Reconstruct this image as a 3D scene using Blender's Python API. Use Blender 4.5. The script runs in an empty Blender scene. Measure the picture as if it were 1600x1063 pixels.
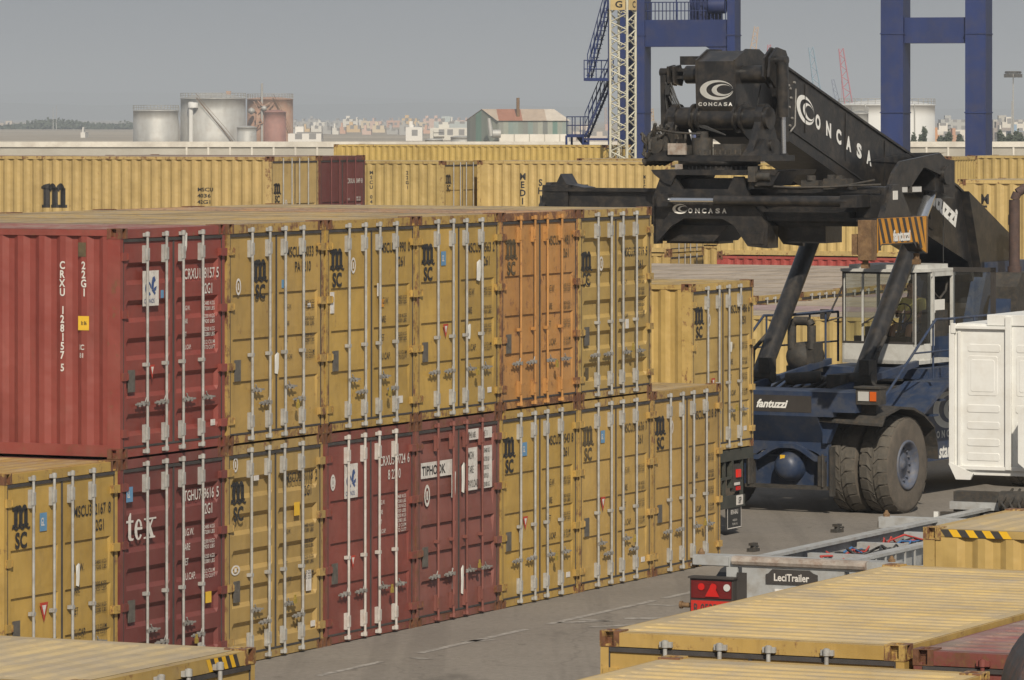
import bpy, bmesh, math, random
from mathutils import Vector, Matrix
random.seed(7)
sc = bpy.context.scene
COL = sc.collection
R = math.radians
# ------------------------------------------------------------------ camera
FPX, HC, V0 = 7554.0, 6.44, 183.0          # focal length in photo pixels, eye height, horizon row
cam = bpy.data.cameras.new('camera'); camo = bpy.data.objects.new('camera', cam); COL.objects.link(camo)
camo.location = (0, 0, HC); camo.rotation_euler = (R(90), 0, 0)
cam.sensor_width = 36; cam.lens = FPX/1600*36; cam.shift_y = -(531.5-V0)/1600
cam.clip_start = 0.5; cam.clip_end = 60000
sc.camera = camo
# ------------------------------------------------------------------ sky, sun, exposure
SUN_EL, SUN_X = R(38), 0.14
sd = Vector((SUN_X, -1, 0)).normalized()*math.cos(SUN_EL); sd.z = math.sin(SUN_EL)
w = bpy.data.worlds.new('World'); sc.world = w; w.use_nodes = True
nt = w.node_tree; nt.nodes.clear()
sky = nt.nodes.new('ShaderNodeTexSky'); sky.sky_type = 'NISHITA'; sky.sun_disc = False
sky.sun_elevation = SUN_EL; sky.sun_rotation = math.atan2(sd.x, sd.y)
sky.air_density = 1.0; sky.dust_density = 4.0; sky.ozone_density = 1.0; sky.altitude = 0
hs = nt.nodes.new('ShaderNodeHueSaturation'); hs.inputs['Saturation'].default_value = 0.45; hs.inputs['Value'].default_value = 1.0
mixs = nt.nodes.new('ShaderNodeMixRGB'); mixs.inputs[0].default_value = 0.86; mixs.inputs[2].default_value = (2.88, 3.16, 3.62, 1)
bg = nt.nodes.new('ShaderNodeBackground'); bg.inputs[1].default_value = 0.09
wo = nt.nodes.new('ShaderNodeOutputWorld')
nt.links.new(sky.outputs[0], hs.inputs['Color']); nt.links.new(hs.outputs[0], mixs.inputs[1])
nt.links.new(mixs.outputs[0], bg.inputs[0]); nt.links.new(bg.outputs[0], wo.inputs[0])
sl = bpy.data.lights.new('sun', 'SUN'); sl.energy = 4.2; sl.angle = R(0.6); sl.color = (1.0, 0.90, 0.75)
so = bpy.data.objects.new('sun', sl); COL.objects.link(so); so.rotation_euler = sd.to_track_quat('Z', 'Y').to_euler()
so.location = (0, -50, 80)
sc.view_settings.view_transform = 'Standard'; sc.view_settings.look = 'None'
sc.view_settings.exposure = 0.0; sc.view_settings.gamma = 1
sc.cycles.max_bounces = 6; sc.cycles.volume_bounces = 0; sc.cycles.transparent_max_bounces = 12

# ------------------------------------------------------------------ materials
def newmat(name):
    m = bpy.data.materials.new(name); m.use_nodes = True
    n = m.node_tree; b = n.nodes['Principled BSDF']; return m, n, b
def N(n, t, **k):
    x = n.nodes.new(t)
    for a, v in k.items(): setattr(x, a, v)
    return x
def noise(n, scale, detail=4, rough=.6, vec=None, stretch=None, coord='Object'):
    tc = N(n, 'ShaderNodeTexCoord'); mp = N(n, 'ShaderNodeMapping')
    mp.inputs['Scale'].default_value = stretch or (1, 1, 1)
    n.links.new(tc.outputs[coord], mp.inputs[0])
    add = N(n, 'ShaderNodeVectorMath', operation='ADD'); oi = N(n, 'ShaderNodeObjectInfo')
    sc_ = N(n, 'ShaderNodeVectorMath', operation='SCALE'); sc_.inputs[3].default_value = 37.0
    cmb = N(n, 'ShaderNodeCombineXYZ')
    for i in range(3): n.links.new(oi.outputs['Random'], cmb.inputs[i])
    n.links.new(cmb.outputs[0], sc_.inputs[0]); n.links.new(mp.outputs[0], add.inputs[0]); n.links.new(sc_.outputs[0], add.inputs[1])
    t = N(n, 'ShaderNodeTexNoise'); t.inputs['Scale'].default_value = scale; t.inputs['Detail'].default_value = detail
    t.inputs['Roughness'].default_value = rough
    n.links.new(add.outputs[0], t.inputs['Vector']); return t.outputs['Fac']
def ramp(n, fac, stops):
    r = N(n, 'ShaderNodeValToRGB'); e = r.color_ramp.elements
    while len(e) > 1: e.remove(e[-1])
    for i, (p, c) in enumerate(stops):
        q = e[0] if i == 0 else e.new(p)
        q.position = p; q.color = c if len(c) == 4 else (*c, 1)
    n.links.new(fac, r.inputs[0]); return r.outputs[0]
def mix(n, f, a, b, mode='MIX'):
    x = N(n, 'ShaderNodeMixRGB', blend_type=mode)
    for i, s in ((0, f), (1, a), (2, b)):
        if isinstance(s, (int, float)): x.inputs[i].default_value = s
        elif isinstance(s, tuple): x.inputs[i].default_value = s if len(s) == 4 else (*s, 1)
        else: n.links.new(s, x.inputs[i])
    return x.outputs[0]
def math_(n, op, a, b=0.0):
    x = N(n, 'ShaderNodeMath', operation=op)
    for i, s in ((0, a), (1, b)):
        if isinstance(s, (int, float)): x.inputs[i].default_value = s
        else: n.links.new(s, x.inputs[i])
    return x.outputs[0]
def bump(n, b, h, strength=.3, dist=.02):
    x = N(n, 'ShaderNodeBump'); x.inputs['Strength'].default_value = strength; x.inputs['Distance'].default_value = dist
    n.links.new(h, x.inputs['Height']); n.links.new(x.outputs[0], b.inputs['Normal'])

def container_paint(name, rust_bias, dust, extra=False):
    """colour of each object = its paint, alpha = how rusty it is"""
    m, n, b = newmat(name)
    oi = N(n, 'ShaderNodeObjectInfo')
    rv = N(n, 'ShaderNodeMapRange'); rv.inputs[3].default_value = .90; rv.inputs[4].default_value = 1.08; n.links.new(oi.outputs['Random'], rv.inputs[0])
    v1 = noise(n, 1.3, 5, .6); v2 = noise(n, 9, 4, .7, stretch=(1, 1, .12))
    c = mix(n, 1.0, oi.outputs['Color'], ramp(n, v1, [(.25, (.78, .76, .74)), (.5, (1, 1, 1)), (.8, (1.12, 1.10, 1.08))]), 'MULTIPLY')
    c = mix(n, 0.55, c, ramp(n, v2, [(.3, (.80, .78, .76)), (.5, (1, 1, 1))]), 'MULTIPLY')
    vm = N(n, 'ShaderNodeVectorMath', operation='SCALE'); n.links.new(c, vm.inputs[0]); n.links.new(rv.outputs[0], vm.inputs[3]); c = vm.outputs[0]
    # dust
    dn = ramp(n, noise(n, 2.2, 6, .65), [(.35, (0, 0, 0)), (.75, (1, 1, 1))])
    c = mix(n, math_(n, 'MULTIPLY', dn, dust), c, (.36, .31, .24))
    # grime blotches
    g = ramp(n, noise(n, 3.3, 8, .75, stretch=(1, 1, .35)), [(.60, (0, 0, 0)), (.72, (1, 1, 1))])
    c = mix(n, math_(n, 'MULTIPLY', g, .25), c, (.12, .09, .06))
    if extra: c = mix(n, math_(n, 'MULTIPLY', ramp(n, noise(n, .8, 6, .7, stretch=(.35, 2.2, 1)), [(.46, (0, 0, 0)), (.60, (1, 1, 1))]), math_(n, 'MINIMUM', math_(n, 'MULTIPLY', oi.outputs['Alpha'], 2.2), .6)), c, (.15, .115, .08))
    # rust
    r1 = noise(n, 7, 8, .75); r2 = noise(n, 26, 5, .7, stretch=(1, 1, .2))
    s = math_(n, 'ADD', math_(n, 'MULTIPLY', r1, .7), math_(n, 'MULTIPLY', r2, .3))
    s = math_(n, 'ADD', s, math_(n, 'ADD', math_(n, 'MULTIPLY', oi.outputs['Alpha'], .22), rust_bias))
    rf = ramp(n, s, [(.60, (0, 0, 0)), (.68, (1, 1, 1))])
    rc = ramp(n, noise(n, 14, 4), [(.3, (.085, .038, .022)), (.7, (.21, .098, .05))])
    c = mix(n, rf, c, rc)
    n.links.new(c, b.inputs['Base Color'])
    n.links.new(ramp(n, v1, [(.3, (.42,)*3), (.8, (.62,)*3)]), b.inputs['Roughness'])
    bump(n, b, noise(n, 1.5, 3), .6, .06)
    return m
M = {}
M['paint'] = container_paint('container_paint', -.06, .05)
M['frame'] = container_paint('container_frame_paint', .03, .10)
M['cast'] = container_paint('corner_casting_paint', .10, .10)
M['roof'] = container_paint('container_roof_paint', -.03, .85, True)

def simple(name, col, rough=.6, metal=0, var=.25, sc_=3, bumpy=0, dirt=None, dirt_amt=.4, stretch=None, spec=None):
    m, n, b = newmat(name)
    v = noise(n, sc_, 6, .65, stretch=stretch)
    lo = tuple(x*(1-var) for x in col); hi = tuple(min(1, x*(1+var)) for x in col)
    c = ramp(n, v, [(.3, lo), (.7, hi)])
    if dirt:
        d = ramp(n, noise(n, sc_*2.3, 7, .7), [(.45, (0, 0, 0)), (.7, (1, 1, 1))])
        c = mix(n, math_(n, 'MULTIPLY', d, dirt_amt), c, dirt)
    n.links.new(c, b.inputs['Base Color'])
    b.inputs['Roughness'].default_value = rough; b.inputs['Metallic'].default_value = metal
    if spec is not None: b.inputs['Specular IOR Level'].default_value = spec
    if bumpy: bump(n, b, noise(n, sc_*8, 5), bumpy, .02)
    return m
M['galv'] = simple('galvanised_steel', (.38, .38, .365), .55, .1, .2, 8, dirt=(.26, .20, .14), dirt_amt=.45)
M['handle_steel'] = simple('dull_handle_steel', (.30, .295, .28), .55, .2, .25, 9, dirt=(.12, .08, .05), dirt_amt=.5)
M['gasket'] = simple('rubber_gasket', (.055, .05, .048), .8, 0, .3, 5)
M['whitepaint'] = simple('old_white_paint', (.50, .48, .45), .6, 0, .12, 5, dirt=(.3, .2, .13), dirt_amt=.4)
M['black_ink'] = simple('black_lettering', (.022, .022, .025), .6, 0, .3, 12, dirt=(.10, .08, .04), dirt_amt=.25)
M['white_ink'] = simple('white_lettering', (.66, .64, .60), .6, 0, .15, 12, dirt=(.3, .18, .15), dirt_amt=.35)
M['fade_ink'] = simple('faded_lettering', (.10, .075, .04), .7, 0, .4, 9)
M['plate'] = simple('grey_data_plate', (.13, .12, .105), .5, .2, .3, 14)
M['blue_sticker'] = simple('blue_sticker', (.12, .27, .45), .5, 0, .1, 5)
M['green_tag'] = simple('green_tag', (.03, .28, .16), .5, 0, .1, 5)
M['emblem_white'] = simple('white_machine_lettering', (.80, .80, .77), .5, 0, .06, 9)
M['blue_ink'] = simple('blue_lettering', (.04, .08, .22), .5, 0, .1, 5)
M['yellow_sticker'] = simple('yellow_sticker', (.72, .45, .04), .5, 0, .1, 5)
M['brass'] = simple('brass_padlock', (.55, .42, .10), .35, .6, .1, 5)
M['red_ink'] = simple('red_sticker', (.45, .05, .03), .5, 0, .1, 5)
M['black_steel'] = simple('black_machine_paint', (.019, .019, .020), .33, 0, .35, 2.2, .15, dirt=(.085, .070, .055), dirt_amt=.6)
M['dusty_steel'] = simple('dusty_black_steel', (.040, .038, .035), .7, 0, .4, 5, .3, dirt=(.10, .075, .05), dirt_amt=.6)
M['blue_steel'] = simple('dark_blue_machine_paint', (.026, .044, .092), .45, 0, .25, 1.7, .1, dirt=(.12, .115, .105), dirt_amt=.5)
M['crane_blue'] = simple('crane_blue_paint', (.011, .026, .112), .55, 0, .25, .6, dirt=(.06, .055, .07), dirt_amt=.4, stretch=(1, 1, .2))
M['tyre'] = simple('dusty_tyre_rubber', (.088, .080, .068), .92, 0, .25, 4, .4, dirt=(.13, .11, .085), dirt_amt=.7)
M['tyre_side'] = simple('worn_tyre_sidewall', (.100, .086, .070), .92, 0, .25, 3, .3, dirt=(.16, .13, .10), dirt_amt=.6)
M['chrome'] = simple('chrome_rod', (.62, .64, .68), .22, .9, .05, 3)
M['white_cab'] = simple('white_truck_paint', (.72, .725, .70), .5, 0, .05, 1.4, dirt=(.50, .46, .39), dirt_amt=.35)
M['cab_white'] = simple('dusty_white_cab_paint', (.55, .55, .52), .5, 0, .08, 3, dirt=(.30, .27, .22), dirt_amt=.4)
M['orange'] = simple('orange_paint', (.62, .28, .025), .55, 0, .15, 3, dirt=(.25, .12, .05), dirt_amt=.5)
M['rusty_orange'] = simple('rusty_casting', (.19, .115, .055), .8, 0, .4, 6, .4, dirt=(.10, .05, .025), dirt_amt=.8)
M['hazard_yellow'] = simple('hazard_yellow', (.75, .44, .02), .5, 0, .12, 3)
M['hazard_black'] = simple('hazard_black', (.045, .04, .037), .6, 0, .2, 3)
M['trailer_grey'] = simple('grey_trailer_paint', (.36, .37, .37), .55, 0, .15, 2, .1, dirt=(.22, .19, .15), dirt_amt=.6)
M['worn_beam'] = simple('worn_rusty_beam', (.34, .30, .26), .75, 0, .3, 4, .2, dirt=(.16, .075, .04), dirt_amt=.7)
M['green_trailer'] = simple('dark_green_trailer_paint', (.045, .050, .042), .6, 0, .25, 3, dirt=(.11, .09, .07), dirt_amt=.4)
M['red_lens'] = simple('red_light_lens', (.50, .015, .012), .2, 0, .1, 5)
M['orange_lens'] = simple('orange_light_lens', (.60, .12, .02), .2, 0, .1, 5)
M['clear_lens'] = simple('clear_light_lens', (.70, .70, .68), .15, .3, .05, 5)
M['dark_red_lens'] = simple('dark_red_lens', (.13, .012, .012), .25, 0, .15, 8)
M['bright_red'] = simple('bright_red_lens', (.72, .03, .02), .3, 0, .05, 8)
M['red_plate'] = simple('red_number_plate', (.50, .025, .015), .5, 0, .08, 5)
M['skin'] = simple('skin', (.52, .28, .19), .6, 0, .1, 8)
M['hair'] = simple('dark_hair', (.03, .022, .016), .8, 0, .2, 30)
M['yellow_shirt'] = simple('yellow_shirt_cloth', (.80, .68, .22), .85, 0, .1, 6)
M['blue_shorts'] = simple('blue_shorts_cloth', (.06, .08, .20), .85, 0, .1, 6)
M['dark_plastic'] = simple('dark_plastic', (.03, .03, .03), .6, 0, .2, 6)
M['hose'] = simple('black_hose', (.035, .035, .035), .5, 0, .2, 6)
M['paper'] = simple('white_paper', (.72, .71, .66), .8, 0, .05, 5)
M['rust_pipe'] = simple('rusty_exhaust_pipe', (.075, .050, .045), .8, 0, .35, 5, .2, dirt=(.14, .075, .05), dirt_amt=.5)
M['tank_steel'] = simple('weathered_tank_steel', (.43, .43, .41), .62, .30, .22, .25, stretch=(1, 1, .25), dirt=(.27, .22, .17), dirt_amt=.35)
M['tank_white'] = simple('white_tank_paint', (.62, .62, .60), .6, 0, .06, .12, stretch=(1, 1, .25))
M['tank_rust'] = simple('rusty_tank_steel', (.36, .21, .14), .8, 0, .25, .3, stretch=(1, 1, .3), dirt=(.42, .36, .28), dirt_amt=.6)
M['red_oxide'] = simple('red_oxide_paint', (.30, .15, .12), .7, 0, .2, .6)
M['lattice'] = simple('cream_lattice_paint', (.55, .54, .44), .6, 0, .12, 1, dirt=(.30, .22, .14), dirt_amt=.5)
M['wall_concrete'] = simple('pale_concrete_wall', (.40, .38, .33), .85, 0, .12, .18, dirt=(.28, .25, .2), dirt_amt=.4)
M['wall_cap'] = simple('whitewashed_coping', (.62, .59, .52), .85, 0, .18, .3, dirt=(.35, .3, .25), dirt_amt=.5)
M['white_wall'] = simple('white_wall', (.70, .67, .60), .85, 0, .1, .3, dirt=(.5, .42, .34), dirt_amt=.3)
M['leaf'] = simple('dark_foliage', (.06, .075, .048), .8, 0, .5, .7)
M['bark'] = simple('bark', (.12, .09, .06), .9, 0, .3, 3)
def glass_mat(name, tint, alpha):
    m, n, b = newmat(name); n.nodes.remove(b)
    t = N(n, 'ShaderNodeBsdfTransparent'); t.inputs[0].default_value = (*tint, 1)
    g = N(n, 'ShaderNodeBsdfGlossy'); g.inputs['Roughness'].default_value = .04; g.inputs[0].default_value = (.8, .85, .9, 1)
    f = N(n, 'ShaderNodeFresnel'); f.inputs[0].default_value = 1.5
    d = N(n, 'ShaderNodeBsdfDiffuse'); d.inputs[0].default_value = (.30, .28, .24, 1)
    m1 = N(n, 'ShaderNodeMixShader'); m1.inputs[0].default_value = alpha
    m2 = N(n, 'ShaderNodeMixShader'); o = n.nodes['Material Output']
    n.links.new(t.outputs[0], m1.inputs[1]); n.links.new(d.outputs[0], m1.inputs[2])
    n.links.new(f.outputs[0], m2.inputs[0]); n.links.new(m1.outputs[0], m2.inputs[1]); n.links.new(g.outputs[0], m2.inputs[2])
    n.links.new(m2.outputs[0], o.inputs[0]); return m
M['glass'] = glass_mat('dusty_cab_glass', (.86, .89, .86), .07)
# asphalt of the yard
def asphalt():
    m, n, b = newmat('worn_yard_asphalt')
    c = ramp(n, noise(n, 220, 3, .7), [(.3, (.165, .152, .136)), (.7, (.29, .268, .24))])
    c = mix(n, 1, c, ramp(n, noise(n, 11, 5, .7), [(.3, (.80, .79, .78)), (.65, (1.08, 1.08, 1.07))]), 'MULTIPLY')
    big = ramp(n, noise(n, .22, 6, .6, stretch=(.35, 1, 1)), [(.35, (.82, .80, .78)), (.7, (1.12, 1.10, 1.08))])
    c = mix(n, 1.0, c, big, 'MULTIPLY')
    st = ramp(n, noise(n, .9, 6, .65, stretch=(.7, .28, 1)), [(.60, (0, 0, 0)), (.70, (1, 1, 1))])
    ck = N(n, 'ShaderNodeTexVoronoi', feature='DISTANCE_TO_EDGE'); tcc = N(n, 'ShaderNodeTexCoord'); ck.inputs['Scale'].default_value = .22
    wv = N(n, 'ShaderNodeVectorMath', operation='ADD'); nz = N(n, 'ShaderNodeTexNoise'); nz.inputs['Scale'].default_value = 1.1; n.links.new(tcc.outputs['Object'], nz.inputs['Vector']); n.links.new(tcc.outputs['Object'], wv.inputs[0]); n.links.new(nz.outputs['Color'], wv.inputs[1]); n.links.new(wv.outputs[0], ck.inputs['Vector'])
    c = mix(n, math_(n, 'MULTIPLY', math_(n, 'LESS_THAN', ck.outputs['Distance'], .005), .22), c, (.07, .062, .055))
    c = mix(n, math_(n, 'MULTIPLY', st, .6), c, (.085, .076, .066))
    tr = ramp(n, noise(n, 1.2, 3, .6, stretch=(2.2, .05, 1)), [(.52, (0, 0, 0)), (.62, (1, 1, 1))])
    c = mix(n, math_(n, 'MULTIPLY', tr, .22), c, (.09, .08, .07))
    sp_ = ramp(n, noise(n, 5, 4, .6, stretch=(1, .5, 1)), [(.66, (0, 0, 0)), (.72, (1, 1, 1))])
    c = mix(n, math_(n, 'MULTIPLY', sp_, .45), c, (.075, .066, .056))
    n.links.new(c, b.inputs['Base Color']); b.inputs['Roughness'].default_value = .9
    bump(n, b, noise(n, 90, 4), .35, .01); return m
M['asphalt'] = asphalt()
M['far_ground'] = simple('sandy_far_ground', (.36, .31, .24), .95, 0, .25, .01, dirt=(.2, .19, .15), dirt_amt=.5)
M['hill'] = simple('dry_hill_scrub', (.13, .13, .09), .95, 0, .35, .004)
M['lane_paint'] = (lambda: None)
def lane():
    m, n, b = newmat('worn_lane_paint')
    d = ramp(n, noise(n, 7, 7, .75), [(.40, (.20, .185, .168)), (.66, (.40, .38, .35))])
    n.links.new(d, b.inputs['Base Color']); b.inputs['Roughness'].default_value = .9; return m
M['lane_paint'] = lane()
def panelled(name, cols, width, rough=.6, axis='X'):
    """sheets of different colours side by side (translucent corrugated sheets, patched roof)"""
    m, n, b = newmat(name)
    tc = N(n, 'ShaderNodeTexCoord'); sp = N(n, 'ShaderNodeSeparateXYZ'); n.links.new(tc.outputs['Object'], sp.inputs[0])
    f = math_(n, 'FLOOR', math_(n, 'DIVIDE', sp.outputs[axis], width))
    wn = N(n, 'ShaderNodeTexWhiteNoise', noise_dimensions='1D'); n.links.new(f, wn.inputs['W'])
    c = ramp(n, wn.outputs['Value'], [(i/len(cols), k) for i, k in enumerate(cols)])
    c = mix(n, .6, c, ramp(n, noise(n, .7, 5, .7, stretch=(1, 1, .3)), [(.3, (.7, .7, .7)), (.7, (1.1, 1.1, 1.1))]), 'MULTIPLY')
    n.links.new(c, b.inputs['Base Color']); b.inputs['Roughness'].default_value = rough; return m
M['sheets'] = panelled('green_grey_cladding_sheets', [(.20, .23, .20), (.30, .32, .27), (.12, .24, .20), (.15, .16, .15), (.32, .33, .28), (.20, .26, .24)], .9)
M['patch_roof'] = panelled('patched_rusty_roof', [(.42, .19, .11), (.45, .41, .33), (.22, .17, .14), (.36, .16, .10), (.58, .52, .44)], 4.4)
def facade(name, wallc, floor=3.0, bay=3.2):
    """plastered wall with rows of window openings"""
    m, n, b = newmat(name)
    tc = N(n, 'ShaderNodeTexCoord'); sp = N(n, 'ShaderNodeSeparateXYZ'); n.links.new(tc.outputs['Object'], sp.inputs[0])
    fx = math_(n, 'FRACT', math_(n, 'DIVIDE', math_(n, 'ADD', sp.outputs['X'], sp.outputs['Y']), bay))
    fz = math_(n, 'FRACT', math_(n, 'DIVIDE', sp.outputs['Z'], floor))
    a = math_(n, 'MULTIPLY', math_(n, 'GREATER_THAN', fx, .5), math_(n, 'GREATER_THAN', fz, .45))
    geo = N(n, 'ShaderNodeNewGeometry'); sn = N(n, 'ShaderNodeSeparateXYZ'); n.links.new(geo.outputs['Normal'], sn.inputs[0])
    a = math_(n, 'MULTIPLY', a, math_(n, 'LESS_THAN', sn.outputs['Z'], .5))
    oi = N(n, 'ShaderNodeObjectInfo')
    c = mix(n, a, oi.outputs['Color'], (.24, .235, .23)); n.links.new(c, b.inputs['Base Color']); b.inputs['Roughness'].default_value = .9
    return m
M['facade'] = facade('plastered_facade', None)

# ------------------------------------------------------------------ mesh helpers
class MB:
    def __init__(s): s.v = []; s.f = []; s.m = []; s.T = None; s.sm = []
    def add(s, vs, fs, mi=0, sm=False):
        o = len(s.v)
        s.v += [tuple(s.T @ Vector(p)) if s.T else tuple(p) for p in vs]
        for f in fs: s.f.append(tuple(i+o for i in f)); s.m.append(mi); s.sm.append(sm)
        return s
    def box(s, x0, y0, z0, x1, y1, z1, mi=0):
        x0, x1 = sorted((x0, x1)); y0, y1 = sorted((y0, y1)); z0, z1 = sorted((z0, z1))
        return s.add([(x0,y0,z0),(x1,y0,z0),(x1,y1,z0),(x0,y1,z0),(x0,y0,z1),(x1,y0,z1),(x1,y1,z1),(x0,y1,z1)],
              [(0,3,2,1),(4,5,6,7),(0,1,5,4),(1,2,6,5),(2,3,7,6),(3,0,4,7)], mi)
    def prism(s, pts, axis, lo, hi, mi=0):
        n = len(pts)
        def P(a, b, c): return {'x': (c, a, b), 'y': (a, c, b), 'z': (a, b, c)}[axis]
        vs = [P(a, b, lo) for a, b in pts]+[P(a, b, hi) for a, b in pts]
        return s.add(vs, [tuple(range(n))[::-1], tuple(range(n, 2*n))]+[(i, (i+1) % n, n+(i+1) % n, n+i) for i in range(n)], mi)
    def cyl(s, p0, p1, r, n=12, r1=None, mi=0, cap=True, sm=True):
        p0, p1 = Vector(p0), Vector(p1); d = (p1-p0)
        if d.length < 1e-6: return s
        q = d.to_track_quat('Z', 'Y'); r1 = r if r1 is None else r1
        vs = []
        for p, rr in ((p0, r), (p1, r1)):
            for i in range(n):
                a = 2*math.pi*i/n; vs.append(p+q @ Vector((rr*math.cos(a), rr*math.sin(a), 0)))
        s.add(vs, [(i, (i+1) % n, n+(i+1) % n, n+i) for i in range(n)], mi, sm)
        if cap: s.add(vs, [tuple(range(n))[::-1], tuple(range(n, 2*n))], mi)
        return s
    def tube(s, pts, r, n=8, mi=0):
        for a, b in zip(pts, pts[1:]): s.cyl(a, b, r, n, mi=mi)
        return s
    def lathe(s, prof, c, axis='x', n=32, mi=0, sm=True):
        """prof: (radius, offset along axis)"""
        c = Vector(c); vs = []
        for r, h in prof:
            for i in range(n):
                a = 2*math.pi*i/n; u, v = r*math.cos(a), r*math.sin(a)
                vs.append(c+Vector({'x': (h, u, v), 'y': (u, h, v), 'z': (u, v, h)}[axis]))
        k = len(prof)
        fs = [(j*n+i, j*n+(i+1) % n, (j+1)*n+(i+1) % n, (j+1)*n+i) for j in range(k-1) for i in range(n)]
        s.add(vs, fs, mi, sm)
        return s
    def disc(s, c, axis, r, t, n=20, mi=0):
        c = Vector(c); d = Vector({'x': (t, 0, 0), 'y': (0, t, 0), 'z': (0, 0, t)}[axis]); return s.cyl(c, c+d, r, n, mi=mi)
    def quad(s, a, b, c, d, mi=0): return s.add([a, b, c, d], [(0, 1, 2, 3)], mi)
    def build(s, name, mats, parent=None, smooth=False, recalc=True, color=None):
        me = bpy.data.meshes.new(name); me.from_pydata(s.v, [], s.f)
        for m in (mats if isinstance(mats, (list, tuple)) else [mats]): me.materials.append(M[m] if isinstance(m, str) else m)
        me.polygons.foreach_set('material_index', s.m); me.polygons.foreach_set('use_smooth', [bool(x) or smooth for x in s.sm])
        if recalc:
            b = bmesh.new(); b.from_mesh(me); bmesh.ops.recalc_face_normals(b, faces=b.faces); b.to_mesh(me); b.free()
        o = bpy.data.objects.new(name, me); COL.objects.link(o); o.parent = parent
        if color: o.color = color
        return o
def empty(name, loc, rz=0, parent=None):
    o = bpy.data.objects.new(name, None); COL.objects.link(o); o.location = loc; o.rotation_euler = (0, 0, rz)
    o.empty_display_size = .3; o.parent = parent; return o
def tag(o, label=None, cat=None, group=None, kind=None):
    for k, v in (('label', label), ('category', cat), ('group', group), ('kind', kind)):
        if v: o[k] = v
    return o
_tc = {}
def text_geo(s, bold=0.0, shear=0.0, font=None):
    """unit cap-height glyph mesh of a string: verts (x, y), faces"""
    key = (s, bold, shear)
    if key not in _tc:
        cu = bpy.data.curves.new('t', 'FONT'); cu.body = s; cu.size = 1/.73; cu.offset = bold; cu.shear = shear; cu.resolution_u = 3
        ob = bpy.data.objects.new('t', cu); me = bpy.data.meshes.new_from_object(ob)
        v = [(p.co.x, p.co.y) for p in me.vertices]; f = [tuple(p.vertices) for p in me.polygons]
        bpy.data.objects.remove(ob); bpy.data.curves.remove(cu); bpy.data.meshes.remove(me)
        _tc[key] = (v, f)
    return _tc[key]
def put_text(mb, s, x, z, h, fn, xs=1.0, bold=0.0, shear=0.0, mi=0, align='l'):
    """write s with cap height h from (x,z); fn maps (x,z) on the surface to 3D; xs squeezes the letters"""
    v, f = text_geo(s, bold, shear)
    if not v: return
    w_ = max(p[0] for p in v)*h*xs
    if align == 'c': x -= w_/2
    if align == 'r': x -= w_
    mb.add([fn(x+p[0]*h*xs, z+p[1]*h) for p in v], f, mi)
def put_fit(mb, s, x, z, h, w_, fn, bold=0.012, mi=0):
    """letters of height h squeezed or stretched to the width w_"""
    v, f = text_geo(s, bold, 0); m_ = max(p[0] for p in v)-min(p[0] for p in v)
    put_text(mb, s, x, z, h, fn, w_/(m_*h), bold, mi=mi)
def door_fn(y=-0.004): return lambda x, z: (x, y, z)
def crescent(mb, fn, cx, cz, A, B, cx2, cz2, A2, B2, mi=0, n=40, rot=0):
    vs = []
    for i in range(n+1):
        a = R(8)+(2*math.pi-R(16))*i/n
        for (x, z, p, q) in ((cx, cz, A, B), (cx2, cz2, A2, B2)):
            u, v = x+p*math.cos(a), z+q*math.sin(a)
            vs.append(fn(u*math.cos(rot)-v*math.sin(rot), u*math.sin(rot)+v*math.cos(rot)))
    mb.add(vs, [(2*i, 2*i+1, 2*i+3, 2*i+2) for i in range(n)], mi)
def double_c(mb, fn, x, z, s, mi=0, asp=.72, rot=0):
    """two nested crescents, s = half width, centred x,z"""
    g = lambda u, v: fn(x+s*u, z+s*v)
    crescent(mb, g, 0, 0, 1, asp, .19, .02, .80, asp*.76, mi, rot=rot)
    crescent(mb, g, .33, .0, .62, asp*.60, .48, .02, .47, asp*.46, mi, rot=rot)
def msc_m(mb, fn, x, z, w_, h, mi=0):
    """slab-serif m, lower left at (x,z)"""
    P = lambda pts: mb.add([fn(x+a*w_, z+b*h) for a, b in pts], [tuple(range(len(pts)))], mi)
    for sx in (.09, .39, .69): P([(sx, .10), (sx+.215, .10), (sx+.215, .80), (sx, .80)])
    for sx in (.0, .345, .645): P([(sx, 0), (sx+.31, 0), (sx+.31, .12), (sx, .12)])
    P([(-.02, .86), (.12, .94), (.305, 1.0), (.305, .75), (.09, .75), (-.02, .78)])
    for sx in (.25, .55):
        for i in range(8):
            a0 = math.pi*(1-i/8); a1 = math.pi*(1-(i+1)/8)
            o = [(sx+.16+.16*math.cos(a0), .74+.26*math.sin(a0)), (sx+.16+.16*math.cos(a1), .74+.26*math.sin(a1)),
                 (sx+.15+.05*math.cos(a1), .62+.12*math.sin(a1)), (sx+.15+.05*math.cos(a0), .62+.12*math.sin(a0))]
            P(o)
def msc_logo(mb, fn, x, z, w_, mi=0):
    """m over a wave over SC; top at z, left at x"""
    h = w_*.62; msc_m(mb, fn, x+.03*w_, z-h, w_*.92, h, mi)
    n = 16
    pts = [(x+w_*i/n, z-h-.07*w_+.035*w_*math.sin(3*2*math.pi*i/n)) for i in range(n+1)]
    for (a, b), (c, d) in zip(pts, pts[1:]): mb.add([fn(a, b), fn(c, d), fn(c, d+.065*w_), fn(a, b+.065*w_)], [(0, 1, 2, 3)], mi)
    put_text(mb, 'SC', x+w_*.5, z-h-.60*w_, .45*w_, fn, .92, .045, mi=mi, align='c')
def plate(mb, fn, x, z, w_, h, mi=0, sk=0): mb.add([fn(x, z), fn(x+w_, z+sk), fn(x+w_, z+h+sk), fn(x, z+h)], [(0, 1, 2, 3)], mi)

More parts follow.
